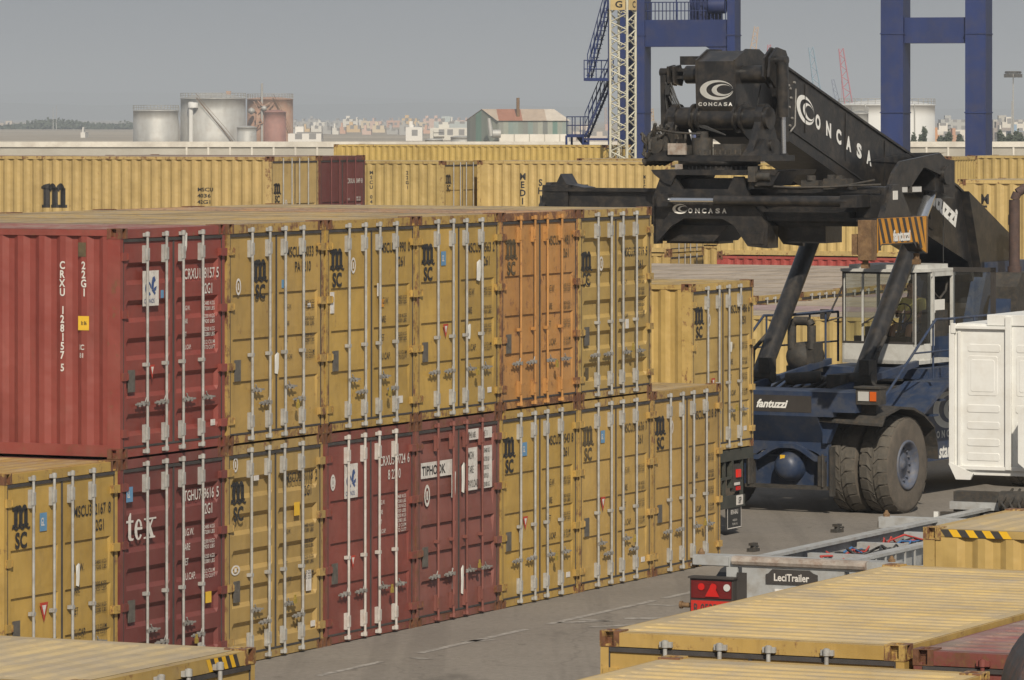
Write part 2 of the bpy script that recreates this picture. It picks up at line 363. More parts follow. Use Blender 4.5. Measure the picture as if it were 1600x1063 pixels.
# ------------------------------------------------------------------ containers
W = 2.438
TOP, BOT = 2.591, 0
PITCH, DEPTH = .278, .036
def corr_stops(L0, L1, pitch=PITCH, flat=.26, slope=.24):
    """list of (s, d): d=0 outer, 1 inner"""
    out = [(L0, 0)]; s = L0+.03
    while s+pitch < L1:
        out += [(s+pitch*flat*.5, 0), (s+pitch*(flat*.5+slope), 1), (s+pitch*(flat*.5+slope+.26), 1), (s+pitch*(flat*.5+2*slope+.26), 0)]
        s += pitch
    out.append((L1, 0)); return out
def corr_depth(stops, s):
    for (a, d0), (b, d1) in zip(stops, stops[1:]):
        if a <= s <= b: return d0+(d1-d0)*(s-a)/max(b-a, 1e-9)
    return 0
def corr_wall(mb, stops, z0, z1, fn, dep=DEPTH, mi=0):
    vs = []
    for s, d in stops: vs += [fn(s, d*dep, z0), fn(s, d*dep, z1)]
    mb.add(vs, [(2*i, 2*i+2, 2*i+3, 2*i+1) for i in range(len(stops)-1)], mi)
_cm = {}
def casting_mesh():
    """corner casting with oval pockets on the two outer upright faces and the top; outer corner at origin, body +x +y, centred z"""
    if 'c' in _cm: return _cm['c']
    b = bmesh.new()
    bmesh.ops.create_cube(b, size=1)
    for v in b.verts: v.co = ((v.co.x+.5)*.160, (v.co.y+.5)*.176, (v.co.z)*.118)
    for nrm in (Vector((-1, 0, 0)), Vector((0, -1, 0)), Vector((0, 0, 1))):
        b.faces.ensure_lookup_table(); b.normal_update()
        f = max((f for f in b.faces), key=lambda f: f.normal.dot(nrm)*10+f.calc_area())
        r = bmesh.ops.inset_region(b, faces=[f], thickness=.036)
        cc_ = f.calc_center_median()
        ax_ = Vector((0, .52, 1.55)) if abs(nrm.x) > .5 else Vector((.62, 0, 1.6)) if abs(nrm.y) > .5 else Vector((.62, .8, 0))
        for v in f.verts:
            d_ = v.co-cc_; v.co = cc_+Vector((d_.x*ax_.x, d_.y*ax_.y, d_.z*ax_.z))+nrm*d_.dot(nrm)*0
        bmesh.ops.subdivide_edges(b, edges=list(f.edges), cuts=1) if False else None
        ff = bmesh.ops.extrude_face_region(b, geom=[f]); vs = [g for g in ff['geom'] if isinstance(g, bmesh.types.BMVert)]
        bmesh.ops.translate(b, verts=vs, vec=-nrm*.045)
        bmesh.ops.delete(b, geom=[f], context='FACES')
    bmesh.ops.recalc_face_normals(b, faces=b.faces)
    me = bpy.data.meshes.new('corner_casting'); b.to_mesh(me); b.free(); me.materials.append(M['cast']); _cm['c'] = me; return me
def link(name, me, parent, color=None, loc=(0, 0, 0), scale=(1, 1, 1)):
    o = bpy.data.objects.new(name, me); COL.objects.link(o); o.parent = parent; o.location = loc; o.scale = scale
    if color: o.color = color
    return o
RODX = (.55, .99, 1.38, 1.84)
def door_profile(kind, z0, z1):
    """rows of (z, depth) for a door panel"""
    H = z1-z0; rows = [(z0, 0), (z0+.10, 0)]
    if kind == 'ribbed':       # five pressed trapezoid ridges
        n = 5; seg = (H-.22)/n
        for i in range(n):
            b = z0+.11+i*seg
            rows += [(b+.02, 0), (b+.07, 1), (b+seg*.52, 1), (b+seg*.52+.05, 0)]
    elif kind == 'many':
        n = 6; seg = (H-.22)/n
        for i in range(n):
            b = z0+.11+i*seg
            rows += [(b+.03, 0), (b+.10, .1), (b+seg-.035, .9), (b+seg-.02, 0)]
    else:                      # three wide pressings, each ending in a sharp lip
        for i, zz in enumerate((.74, 1.24, 1.76)):
            zz = zz-.12+z0
            rows += [(zz-.42, 0), (zz-.04, .50), (zz-.001, .52), (zz, 0)]
    rows += [(z1-.08, 0), (z1, 0)]
    return rows
def door_mesh(kind, wid, H0, H1):
    key = ('door', kind, wid, H1)
    if key in _cm: return _cm[key]
    mb = MB(); rows = door_profile(kind, H0, H1); m = .07
    xs = [(0, 0), (m, 0), (m+.04, 1), (wid-m-.04, 1), (wid-m, 0), (wid, 0)]
    vs = [(x, .012+(k*d*.042), z) for z, d in rows for x, k in xs]; nx = len(xs)
    mb.add(vs, [(j*nx+i, j*nx+i+1, (j+1)*nx+i+1, (j+1)*nx+i) for j in range(len(rows)-1) for i in range(nx-1)])
    mb.box(0, .060, H0, wid, .07, H1)
    mb.box(0, .0125, H0, .012, .062, H1); mb.box(wid-.012, .0125, H0, wid, .062, H1)
    me_o = mb.build('door', 'paint'); me = me_o.data; bpy.data.objects.remove(me_o); _cm[key] = me; return me
def part_mesh(key, fn, mats):
    if key not in _cm:
        mb = MB(); fn(mb); o = mb.build(key[0], mats); _cm[key] = o.data; bpy.data.objects.remove(o)
    return _cm[key]
def rod_geo(mb, H):
    mb.cyl((0, -.035, .03), (0, -.035, H-.045), .017, 8)
def bracket_geo(mb): mb.box(-.045, -.028, 0, .045, .011, .20); mb.box(-.026, -.052, .03, .026, -.028, .17)
def guide_geo(mb): mb.box(-.04, -.028, 0, .04, .011, .04); mb.box(-.024, -.052, 0, .024, -.028, .04)
def cam_geo(mb): mb.cyl((0, -.035, 0), (0, -.035, .05), .028, 8); mb.box(-.05, -.03, .0, .05, .0, .04)
def handle_geo(mb):
    mb.box(-.28, -.045, -.009, .02, -.034, .010); mb.box(-.11, -.052, -.025, -.08, -.012, .03); mb.box(-.20, -.05, -.028, -.17, -.012, .018)
    mb.box(-.02, -.055, -.022, .02, -.03, .022); mb.cyl((-.08, -.05, .02), (-.05, -.05, .07), .008, 6)
def frame_geo(mb, L, H):
    # corner posts
    for x0, x1, y0, y1 in ((0, .075, .0, .17), (W-.075, W, .0, .17), (0, .07, L-.12, L), (W-.07, W, L-.12, L)):
        mb.box(x0+.004, y0+.006, .10, x1-.004, y1, H-.10)
    # header / sill at door end
    mb.box(.15, .004, H-.115, W-.15, .09, H-.012); mb.box(.15, .006, .012, W-.15, .10, .105)
    mb.box(.15, L-.10, H-.115, W-.15, L-.004, H-.012); mb.box(.15, L-.10, .012, W-.15, L-.006, .115)
    # side rails (with shallow lip)
    for x0, x1 in ((.006, .056), (W-.056, W-.006)):
        mb.box(x0, .17, H-.085, x1, L-.17, H-.014); mb.box(x0, .17, .02, x1, L-.17, .15)
    mb.box(.03, .10, .11, W-.03, L-.1, .14)
def sill_pocket(mb, L, H):
    pass
CONT = {}
def container(name, pos, rz, color, label, L=6.058, H=2.591, kind='flat', rust=.3, detail=2, decal=None, group=None,
              roof=None, rodcol='galv', tilt=0, bare=False, roofc=None, nodoor=False):
    """detail 2: everything, 1: no small hardware"""
    root = empty(name, pos, rz); tag(root, label, 'container', group)
    if tilt: root.rotation_euler = (0, tilt, rz)
    c = (*color, rust)
    fr = link('frame', part_mesh(('frame', L, H), lambda mb: frame_geo(mb, L, H), 'frame'), root, c)
    # side walls
    def wall_l(mb):
        st = corr_stops(.17, L-.12); corr_wall(mb, st, .13, H-.06, lambda s, d, z: (.012+d, s, z))
        mb.box(.055, .17, .13, .06, L-.12, H-.06)
    def wall_r(mb):
        st = corr_stops(.17, L-.12); corr_wall(mb, st, .13, H-.06, lambda s, d, z: (W-.012-d, s, z))
        mb.box(W-.06, .17, .13, W-.055, L-.12, H-.06)
    link('side_wall', part_mesh(('side_wall_l', L, H), wall_l, 'paint'), root, c)
    link('side_wall', part_mesh(('side_wall_r', L, H), wall_r, 'paint'), root, c)
    def endw(mb):
        st = corr_stops(.07, W-.07, .23); corr_wall(mb, st, .11, H-.11, lambda s, d, z: (s, L-.012-d, z))
    link('end_wall', part_mesh(('end_wall', L, H), endw, 'paint'), root, c)
    def roofg(mb):
        n = int((L-.4)/.215); st = [(.10, 0)]
        for i in range(n):
            s = .2+i*(L-.4)/n; st += [(s, 0), (s+.035, 1), (s+.09, 1), (s+.125, 0)]
        st.append((L-.10, 0)); vs = []
        xs = [(.03, 0), (.14, 0), (.19, 1), (W-.19, 1), (W-.14, 0), (W-.03, 0)]
        for s, d in st:
            for x, k in xs: vs.append((x, s, H-.012-d*k*.014))
        nx = 6; mb.add(vs, [(j*nx+i, j*nx+i+1, (j+1)*nx+i+1, (j+1)*nx+i) for j in range(len(st)-1) for i in range(5)])
    rc = (*(roofc or color), rust)
    link('roof', part_mesh(('roof', L, H), roofg, 'roof'), root, rc)
    cc = (*color, min(1, rust+.25))
    for x, sx in ((0, 1), (W, -1)):
        for y, sy in ((0, 1), (L, -1)):
            for z, sz in ((.059, -1), (H-.059, 1)):
                link('corner_casting', casting_mesh(), root, cc, (x, y, z), (sx, sy, sz))
    if not nodoor:
        D0, D1 = .115, H-.125
        hx = (.08, 1.2235)
        for i, x in enumerate(hx):
            wid = 1.1345
            d = link('door', door_mesh(kind, wid, D0, D1), root, c, (x, 0, 0))
        g = part_mesh(('gasket', H), lambda mb: (mb.box(.08, -.004, H-.155, W-.08, .02, H-.122), mb.box(.08, .0, .108, W-.08, .02, .13),
                      mb.box(W/2-.014, .002, .11, W/2+.014, .03, H-.12), mb.box(W-.085, .004, .11, W-.073, .03, H-.12), mb.box(.073, .004, .11, .083, .03, H-.12)), 'gasket')
        link('gasket', g, root)
        rodm = {'galv': 'galv', 'white': 'whitepaint', 'paint': 'paint'}[rodcol]
        for i, x in enumerate(RODX):
            r_ = link('lock_rod', part_mesh(('lock_rod', H, rodm), lambda mb: rod_geo(mb, H), rodm), root, c, (x, 0, 0))
            if detail >= 2:
                for z in (.16, H-.40): link('bearing_bracket', part_mesh(('bearing_bracket', rodm), bracket_geo, rodm), r_, c, (0, 0, z))
                link('rod_guide', part_mesh(('rod_guide', rodm), guide_geo, rodm), r_, c, (0, 0, 1.02))
                for z in (.04, H-.10): link('cam_keeper', part_mesh(('cam_keeper', rodm), cam_geo, rodm), r_, c, (0, 0, z))
                hz = .60 if (decal or {}).get('hz', 0) == 0 else (.62 if i in (0, 2) else .46)
                hsx = 1 if i < 2 else -1
                if i in (0, 3) and (decal or {}).get('hz', 0): hsx = -hsx
                link('handle', part_mesh(('handle',), handle_geo, 'handle_steel'), r_, None, (0, 0, hz), (hsx, 1, 1))
        if detail >= 2:
            hm = part_mesh(('hinge',), lambda mb: (mb.box(-.075, -.028, -.045, .085, .013, .045), mb.box(-.085, -.04, -.035, -.06, -.01, .035)), 'frame')
            for z in (.28, .92, 1.62, H-.32):
                link('hinge', hm, root, c, (.095, .012, z), (-.75, .8, 1)); link('hinge', hm, root, c, (W-.085, 0, z))
    if decal: decals(root, decal, H, L)
    return root
SPEC = [('M.G.W.', ['30480 KGS', '67200 LBS']), ('TARE', ['2230 KGS', '4920 LBS']), ('NET', ['28250 KGS', '62280 LBS']), ('CU.CAP.', ['33.2 CU.M', '1172 CU.FT'])]
def drape(mm, st):
    """cut flat lettering at every fold of the ribbed wall and lay it on the wall"""
    me = bpy.data.meshes.new('t'); me.from_pydata(mm.v, [], mm.f); b = bmesh.new(); b.from_mesh(me)
    y0, y1 = min(v[1] for v in mm.v), max(v[1] for v in mm.v)
    for q, _ in st:
        if y0 < q < y1: bmesh.ops.bisect_plane(b, geom=b.verts[:]+b.edges[:]+b.faces[:], plane_co=(0, q, 0), plane_no=(0, 1, 0))
    b.verts.index_update()
    mm.v = [(.012-.006+corr_depth(st, v.co.y)*DEPTH, v.co.y, v.co.z) for v in b.verts]; mm.f = [tuple(v.index for v in f.verts) for f in b.faces]
    mm.m = [0]*len(mm.f); mm.sm = [False]*len(mm.f); b.free(); bpy.data.meshes.remove(me)
def decals(root, d, H, L):
    fn = door_fn(-.006+.012)
    fn = lambda x, z: (x, .0015, z)
    ink = d.get('ink', 'black_ink'); mb = MB(); z0 = H-2.591
    if 'logo' in d:
        lm = MB(); msc_logo(lm, fn, d['logo'], z0+d.get('lz', 2.24), d.get('lw', .38)); lm.build('emblem', d.get('logo_ink', ink), root)
    n = d.get('num')
    if n:
        a, b2, c2 = n[0], n[1], n[2]
        zz = z0+(n[3] if len(n) > 3 else 2.08)
        put_fit(mb, a, 1.455, zz, .125, .33, fn); put_fit(mb, b2, 1.80, zz, .125, .36, fn); put_fit(mb, c2, 2.22, zz, .125, .055, fn)
        if len(n) > 4: put_fit(mb, n[4], 1.88-(.0 if len(n[4]) < 5 else .20), zz-.18, .125, .055*len(n[4])+.02, fn)
        sz = d.get('sz', zz-.42)
        for i, (k, vals) in enumerate(SPEC):
            zz2 = sz-i*d.get('sp', .19); hh = .055 if d.get('small') else .085
            put_fit(mb, k, 1.43, zz2, hh, hh*.50*len(k), fn, .01)
            for j, t in enumerate(vals): put_fit(mb, t, 1.90, zz2+.045-j*.06, .046, .28, fn, .01)
        mb.build('lettering', ink, root)
    if d.get('csc', 1):
        m2 = MB(); m2.box(.18, .001, .74, .33, .011, .99); m2.build('data_plate', 'plate', root)
    for s in d.get('stick', []):
        k, x, z, w_, h = s[:5]
        m3 = MB()
        if k == 'oval':
            for i in range(20):
                a0, a1 = 2*math.pi*i/20, 2*math.pi*(i+1)/20
                m3.add([fn(x+w_*math.cos(a0), z+h*math.sin(a0)), fn(x+w_*math.cos(a1), z+h*math.sin(a1)), fn(x+w_*.62*math.cos(a1), z+h*.7*math.sin(a1)), fn(x+w_*.62*math.cos(a0), z+h*.7*math.sin(a0))], [(0, 1, 2, 3)])
            plate(m3, fn, x-w_*.25, z-h*.4, w_*.5, h*.8); m3.build('round_sticker', 'white_ink', root)
        elif k == 'tri':
            f2 = lambda a, b: (a, -.0015, b)
            m3.add([fn(x, z+h), fn(x+w_, z+h), fn(x+w_/2, z)], [(0, 1, 2)]); m3.add([f2(x+w_*.25, z+h*.86), f2(x+w_*.75, z+h*.86), f2(x+w_/2, z+h*.35)], [(0, 1, 2)], 1)
            m3.build('triangle_sticker', ['red_ink', 'white_ink'], root)
        elif k == 'cronos':
            plate(m3, fn, x, z, w_, h)
            f2 = lambda a, b: (a, -.0015, b)
            for ang in range(0, 300, 20):       # curled sea-horse tail
                a0, a1 = R(ang), R(ang+20); r0 = .16*w_*(1+ang/500); r1 = .16*w_*(1+(ang+20)/500); c0 = (x+w_*.36, z+h*.52)
                m3.add([f2(c0[0]+r0*math.cos(a0), c0[1]+r0*math.sin(a0)), f2(c0[0]+r1*math.cos(a1), c0[1]+r1*math.sin(a1)), f2(c0[0]+r1*.6*math.cos(a1), c0[1]+r1*.6*math.sin(a1)), f2(c0[0]+r0*.6*math.cos(a0), c0[1]+r0*.6*math.sin(a0))], [(0, 1, 2, 3)], 1)
            for pts in ([(.52, .48), (.66, .45), (.70, .66), (.80, .72), (.72, .84), (.60, .80), (.55, .66)], [(.68, .50), (.86, .56), (.82, .44), (.70, .40)], [(.55, .44), (.74, .30), (.80, .36), (.64, .48)]):
                m3.add([f2(x+w_*a, z+h*b) for a, b in pts], [tuple(range(len(pts)))], 1)
            put_text(m3, 'CRONOS', x+w_*.08, z+h*.08, h*.13, f2, .78*w_/.36, .005, mi=1)
            m3.build('logo_panel', ['white_ink', 'blue_ink'], root)
        elif k == 'gl':
            plate(m3, fn, x, z, w_, h); put_text(m3, 'GL', x+.1*w_, z+h*.3, h*.45, lambda a, b: (a, -.0015, b), .5, .03, .2, mi=1); m3.build('blue_sticker', ['blue_sticker', 'white_ink'], root)
        elif k == 'tex':
            U = lambda p, q: (x+p*.64, .001, z+q*.33)
            V = lambda pts, dy=0: m3.add([(U(a, b)[0], .001-dy, U(a, b)[2]) for a, b in pts], [tuple(range(len(pts)))])
            V([(.07, .12), (.17, .12), (.17, .95), (.13, .95), (.07, .80)]); V([(.0, .62), (.25, .62), (.25, .70), (.0, .70)], .001); V([(.07, .12), (.10, .03), (.16, 0), (.24, .0), (.27, .07), (.20, .08), (.17, .12)])
            for k in range(14):          # round e with its bar
                a0, a1 = R(18+k*22), R(18+(k+1)*22)
                V([(.43+.14*math.cos(a0), .35+.36*math.sin(a0)), (.43+.14*math.cos(a1), .35+.36*math.sin(a1)), (.44+.055*math.cos(a1), .35+.29*math.sin(a1)), (.44+.055*math.cos(a0), .35+.29*math.sin(a0))])
            V([(.36, .34), (.565, .34), (.565, .43), (.36, .43)], .001)
            V([(.66, .70), (.78, .70), (.99, .0), (.87, .0)]); V([(.66, .0), (.72, .0), (.98, .70), (.92, .70)], .001)
            for a, b in ((.61, 0), (.80, 0), (.62, .64), (.84, .64)): V([(a, b), (a+.22, b), (a+.22, b+.06), (a, b+.06)], .002)
            m3.build('lettering', 'white_ink', root)
        elif k == 'tiphook':
            plate(m3, fn, x, z, w_, h); put_text(m3, 'TIPHOOK', x+.03*w_, z+h*.2, h*.6, lambda a, b: (a, -.0015, b), w_/.62*.62, .03, mi=1); m3.build('name_panel', ['white_ink', 'black_ink'], root)
        elif k == 'panel':
            plate(m3, fn, x, z, w_, h)
            rows_ = s[5]; 
            for i, t in enumerate(rows_): put_text(m3, t, x+.02, z+h-(i+.8)*h/len(rows_), h/len(rows_)*.55, lambda a, b: (a, -.0015, b), .5, .01, mi=1)
            m3.build('data_panel', ['white_ink', 'black_ink'], root)
        elif k == 'torn':
            pts = [(.10, .05), (.62, 0), (.95, .30), (.80, .62), (1, .93), (.55, 1), (.12, .88), (.0, .45)]
            m3.add([(x+w_*.8*a, -.001-.008*(i % 2), z+h*b) for i, (a, b) in enumerate(pts)], [tuple(range(8))]); m3.build('torn_sticker', 'paper', root)
        elif k == 'ic':
            m3.box(x, .004, z, x+w_, .010, z+h); m3.build('small_sticker', s[5] if len(s) > 5 else 'white_ink', root)
        elif k == 'lock':
            m3.box(x, -.11, z, x+.05, -.085, z+.06); m3.tube([(x+.01, -.097, z+.06), (x+.01, -.097, z+.1), (x+.04, -.097, z+.1), (x+.04, -.097, z+.06)], .007, 6); m3.build('padlock', 'brass', root)
    if 'side' in d:      # lettering on the long side, s measured from the door end
        st = corr_stops(.17, L-.12); m4 = MB()
        for t, s, z, h, xs, step, ink2 in d['side']:
            mm = MB()
            ff = lambda a, b: (0, -a, b)
            if step:      # one character under another
                for i, ch in enumerate(t):
                    if ch != ' ': put_text(mm, ch, -s, z-i*step, h, ff, xs, .04, align='c')
            elif t == 'MSC_M': msc_m(mm, ff, -s, z, h*1.28, h)
            else: put_text(mm, t, -s, z, h, ff, xs, .03)
            drape(mm, st)
            mm.build('lettering', ink2, root)
        for (s, z, w_, h, mt) in d.get('sideplate', []):
            mm = MB(); mm.box(.0075, s-w_, z, .011, s, z+h); mm.build('side_sticker', mt, root)
    if 'hazard' in d:
        where, a, b = d['hazard']; mm = MB(); n = 8
        for i in range(n):
            s0 = a+(b-a)*i/n; s1 = a+(b-a)*(i+1)/n; sk = .05
            if where == 'side_l': q = [(.0035, s0, H-.085), (.0035, s1, H-.085), (.0035, s1+sk, H-.016), (.0035, s0+sk, H-.016)]
            else: q = [(s0, .0015, H-.112), (s1, .0015, H-.112), (s1-sk, .0015, H-.02), (s0-sk, .0015, H-.02)]
            mm.add(q, [(0, 1, 2, 3)], i % 2)
        mm.build('hazard_stripe', ['hazard_yellow', 'hazard_black'], root)

# ------------------------------------------------------------------ yard grid
AL = .4436
E1 = Vector((math.sin(AL), math.cos(AL), 0)); E2 = Vector((-math.cos(AL), math.sin(AL), 0))
RZ = math.atan2(E1.y, E1.x); RZF = RZ-math.pi/2
A0 = Vector((-4.396, 54.29, 0)); P = 2.47
YEL = (.445, .290, .072); YEL2 = (.415, .272, .080); YEL3 = (.47, .31, .092); ORA = (.46, .235, .075)
RED = (.27, .060, .048); MAR = (.170, .043, .038); TIP = (.205, .074, .060)
YSIDE = (.50, .36, .145)
GRP = 'shipping containers stacked in the long front row'
def row(t, lvl, **k):
    p = A0+E1*(P*t+k.pop('off', 0))+E2*k.pop('back', 0); p.z = lvl*2.591+(.0 if lvl == 0 else .004)
    return container('shipping_container', p, RZ, group=GRP, **k)
oval = lambda x, z: ('oval', x, z, .065, .10)
# top level, left to right
row(0, 1, color=(.235, .050, .039), kind='ribbed', rust=.12, label='brick red container with its long ribbed side showing, top left of the stack',
    decal=dict(ink='white_ink', num=('CRXU', '128157', '5', 1.98, '22G1'), sz=1.62, sp=.15, small=1, stick=[('cronos', .50, 1.70, .37, .40), ('ic', .93, 1.78, .06, .09, 'blue_sticker'), ('tri', .66, .86, .12, .17), ('ic', 2.1, .26, .10, .07), ('torn', 1.42, 2.30, .14, .22)],
    side=[('CRXU 128157', .762, 2.13, .088, .85, .1015, 'white_ink'), ('5', .762, .975, .085, .85, .12, 'white_ink'), ('22G1', .485, 2.13, .088, .85, .1015, 'white_ink'), ('IC', .545, 1.22, .06, .9, 0, 'white_ink'), ('81', .545, 1.13, .055, .9, 0, 'white_ink'), ('28t 86', .54, 1.50, .045, .6, 0, 'black_ink')], sideplate=[(.555, 1.44, .14, .16, 'yellow_sticker'), (.555, 2.27, .10, .16, 'fade_ink')]))
row(1, 1, color=YEL2, kind='flat', rust=.35, off=.02, label='mustard container beside the red top one, white oval left of its black emblem',
    decal=dict(logo=.62, lz=2.16, num=('MSCU', '288033', '9', 2.17, 'PA 2210'), sz=1.55, sp=.2, small=1, hz=1, stick=[oval(.27, 1.85), ('ic', 1.36, 1.80, .05, .10, 'blue_sticker'), ('torn', 1.15, .78, .16, .26), ('ic', 2.02, 1.55, .07, .05), ('lock', 1.55, .36, 0, 0)]))
row(2, 1, color=YEL, kind='flat', rust=.30, off=.04, label='mustard top container above the dark red one with white rods',
    decal=dict(logo=.10, num=('MSCU', '631990', '0', 2.16, '2261'), sz=1.52, sp=.23, hz=1, stick=[oval(.72, 2.02), ('ic', .12, 1.45, .10, .26), ('ic', 1.38, 1.62, .08, .16), ('ic', 1.50, 1.48, .06, .10, 'orange'), ('ic', 1.95, .26, .13, .09), ('lock', 1.50, .38, 0, 0)]))
row(3, 1, color=YEL, kind='flat', rust=.32, off=.03, label='mustard top container with torn white sticker, left of the orange rusted one',
    decal=dict(logo=.14, num=('MSCU', '348563', '2', 2.10, '2261'), sz=1.55, sp=.24, stick=[('gl', .70, 1.95, .14, .18), ('tri', .76, 1.02, .15, .18), ('torn', 1.72, 1.72, .20, .28), ('torn', 1.46, .98, .13, .20), ('ic', 2.08, .26, .11, .07), ('lock', 1.55, .52, 0, 0)]))
row(4, 1, color=ORA, kind='flat', rust=.52, off=.02, rodcol='paint', label='orange rust-washed container with faded emblem on the top level',
    decal=dict(ink='fade_ink', logo_ink='fade_ink', logo=.14, num=('MSCU', '317481', '7', 2.14, '2261'), sz=1.52, sp=.24, stick=[('lock', 1.52, .50, 0, 0)]))
row(5, 1, color=(.42, .288, .09), kind='ribbed', rust=.30, off=.02, label='dull yellow container with five-ribbed doors, last on the right of the top level',
    decal=dict(logo=.05, lz=2.02, num=('MSCU', '338719', '5', 1.92, '2261'), sz=1.55, sp=.16, small=1, stick=[oval(.72, 1.84), ('ic', 1.55, .92, .10, .13), ('ic', .20, .28, .11, .16, 'fade_ink'), ('lock', 1.55, .62, 0, 0)]))
# bottom level
row(-1, 0, color=YEL, kind='flat', rust=.15, off=-.02, label='mustard bottom level container at the far left, under the red ribbed side',
    decal=dict(logo=.16, num=('MSCU', '302167', '8', 2.02, '22G1'), sz=1.42, sp=.24, hz=0, stick=[('gl', .74, 1.92, .15, .20), ('tri', .74, .92, .18, .22), ('torn', 1.50, 1.25, .12, .26), ('lock', 1.80, .52, 0, 0)]))
row(0, 0, color=MAR, kind='ribbed', rust=.15, label='maroon bottom level container with large white lower-case lettering on its left door',
    decal=dict(ink='white_ink', num=('TGHU', '749616', '5', 2.02, '22G1'), sz=1.62, sp=.17, hz=1, stick=[('gl', .13, 2.10, .15, .17), ('tex', .13, 1.66, .38, .40), ('ic', 1.98, .80, .13, .13, 'yellow_sticker'), ('lock', 1.55, .38, 0, 0), ('ic', 2.15, .13, .14, .05)]))
row(1, 0, color=(.39, .265, .09), kind='ribbed', rust=.20, label='dull mustard ribbed-door container at ground level between the two maroon ones',
    decal=dict(logo=.10, lz=2.16, num=('MSCU', '273118', '2', 2.06, '22G1'), sz=1.45, sp=.19, small=1, hz=1, stick=[('oval', .22, 2.36, .06, .09), ('ic', .68, 2.14, .12, .06), ('ic', 1.70, 1.65, .13, .16, 'yellow_sticker'), ('ic', 2.0, .72, .13, .25), ('oval', .22, 1.12, .11, .06), ('ic', 2.12, .28, .11, .07), ('lock', 1.50, .62, 0, 0)]))
row(2, 0, color=(.205, .054, .042), kind='flat', rust=.30, off=.02, rodcol='white', label='dark red bottom level container with white rods and a white logo panel',
    decal=dict(ink='white_ink', num=('CRXU', '589724', '6', 2.10, '8 2210'), sz=1.62, sp=.12, small=1, stick=[('cronos', .50, 1.76, .36, .42), oval(.20, 1.98), ('oval', .20, 1.98, .04, .06), ('tri', .66, .88, .14, .17), ('lock', 1.58, .52, 0, 0)]))
row(3, 0, color=TIP, kind='many', rust=.42, off=.03, rodcol='paint', label='brown red battered container with a white name panel and red rods, at ground level',
    decal=dict(ink='white_ink', csc=1, stick=[('tiphook', .12, 1.86, .92, .20), ('oval', .30, 1.64, .08, .14), ('panel', 1.46, 1.62, .30, .55, ['MGW', 'TARE', 'PAYLOAD']), ('panel', 1.93, 1.62, .27, .55, ['30480 KG', '67200 LB', '2300 KG', '5070 LB', '28180 KG']), ('panel', 1.46, 2.27, .34, .14, ['TPHU 685']), ('panel', 1.90, 2.27, .30, .14, ['145 11']),
           ('torn', .98, 1.55, .18, .36), ('torn', 1.28, 1.60, .14, .40), ('torn', 1.0, .38, .08, .32), ('torn', 1.26, .30, .12, .38), ('lock', 1.60, .62, 0, 0)]))
row(4, 0, color=YEL, kind='flat', rust=.22, off=.02, label='mustard bottom container with torn sticker on its first rod, right of the brown red one',
    decal=dict(logo=.08, num=('MSCU', '279543', '8', 2.06, '2261'), sz=1.52, sp=.24, stick=[('gl', .66, 1.96, .15, .18), ('tri', .68, .98, .16, .18), ('torn', .55, .82, .16, .22), ('ic', 2.06, .24, .12, .07), ('lock', 1.50, .52, 0, 0)]))
row(5, 0, color=YEL3, kind='flat', rust=.22, off=.02, label='mustard bottom container with greyed emblem, under the dull yellow ribbed-door top one',
    decal=dict(logo=.10, logo_ink='fade_ink', num=('MSCU', '306636', '7', 2.08, '2261'), sz=1.52, sp=.24, hz=1, ink='fade_ink', stick=[('gl', .70, 1.98, .14, .17), ('tri', .70, 1.04, .16, .20), ('ic', 2.08, .24, .12, .07), ('lock', 1.60, .56, 0, 0)]))
row(6, 0, color=(.44, .285, .085), kind='flat', rust=.22, off=.02, label='mustard bottom level container at the right end of the row with nothing stacked on it',
    decal=dict(logo=.08, num=('MSCU', '332218', '8', 2.12, '61'), sz=1.52, sp=.24, stick=[oval(.66, 2.06), ('lock', 1.62, .60, 0, 0)]))
# small coloured tags on posts
# ---- foreground
container('shipping_container', (.657, 36.25, 0), RZF, YEL3, 'yellow foreground container with end doors facing, white cam fittings below its header', kind='flat', rust=.05, roofc=(.58, .42, .17),
          group='foreground containers at ground level')
container('shipping_container', (1.113-.429*6.058, 34.6-.903*6.058, 0), RZF, YEL3, 'yellow foreground container cut by the bottom edge, only the far end of its roof showing', kind='flat', rust=.05, roofc=(.58, .42, .17), nodoor=False,
          group='foreground containers at ground level')
pm = Vector((.657, 36.25, 0))-E2*2.50
container('shipping_container', (pm.x, pm.y, -.02), RZF+0, (.20, .055, .045), 'maroon foreground container with grooved dusty roof at the bottom right', kind='many', rust=.38, roofc=(.24, .09, .085),
          group='foreground containers at ground level', rodcol='paint')
pd = Vector((3.86, 45.4, 0))-E2*6.058
container('shipping_container', pd, RZ, (.50, .345, .115), 'yellow container with ribbed long side and hazard stripes, beside the grey trailer', rust=.02, roofc=(.58, .43, .19),
          decal=dict(csc=0, hazard=('side_l', 5.18, 5.84)))
pe = Vector((-1.86, 35.1, 0))-E1*W
container('shipping_container', pe, RZ, (.45, .31, .10), 'yellow container in the bottom left corner, seen mostly as its ribbed dusty roof', kind='flat', rust=.06, roofc=(.54, .41, .20),
          group='foreground containers at ground level', decal=dict(csc=0, hazard=('door', 1.75, 2.2), num=('MSCU', '44', '1', 2.1)))
# ---- container on the chassis behind the row
PX = Vector((2.72, 73.1, 1.32))
container('shipping_container', PX, RZ, (.465, .32, .105), 'mustard container riding on a road trailer behind the right end of the row', kind='flat', rust=.18, L=12.192,
          decal=dict(logo=.10, num=('MSCU', '344486', '6', 2.10, '2251'), sz=1.55, sp=.24, stick=[oval(.66, 2.02), ('tri', .76, .95, .14, .18), ('torn', 1.45, 1.5, .16, .16), ('ic', 2.05, .26, .11, .07), ('lock', 1.5, .6, 0, 0)],
                     side=[('I', .85, 2.28, .16, 1.6, 0, 'white_ink')]))
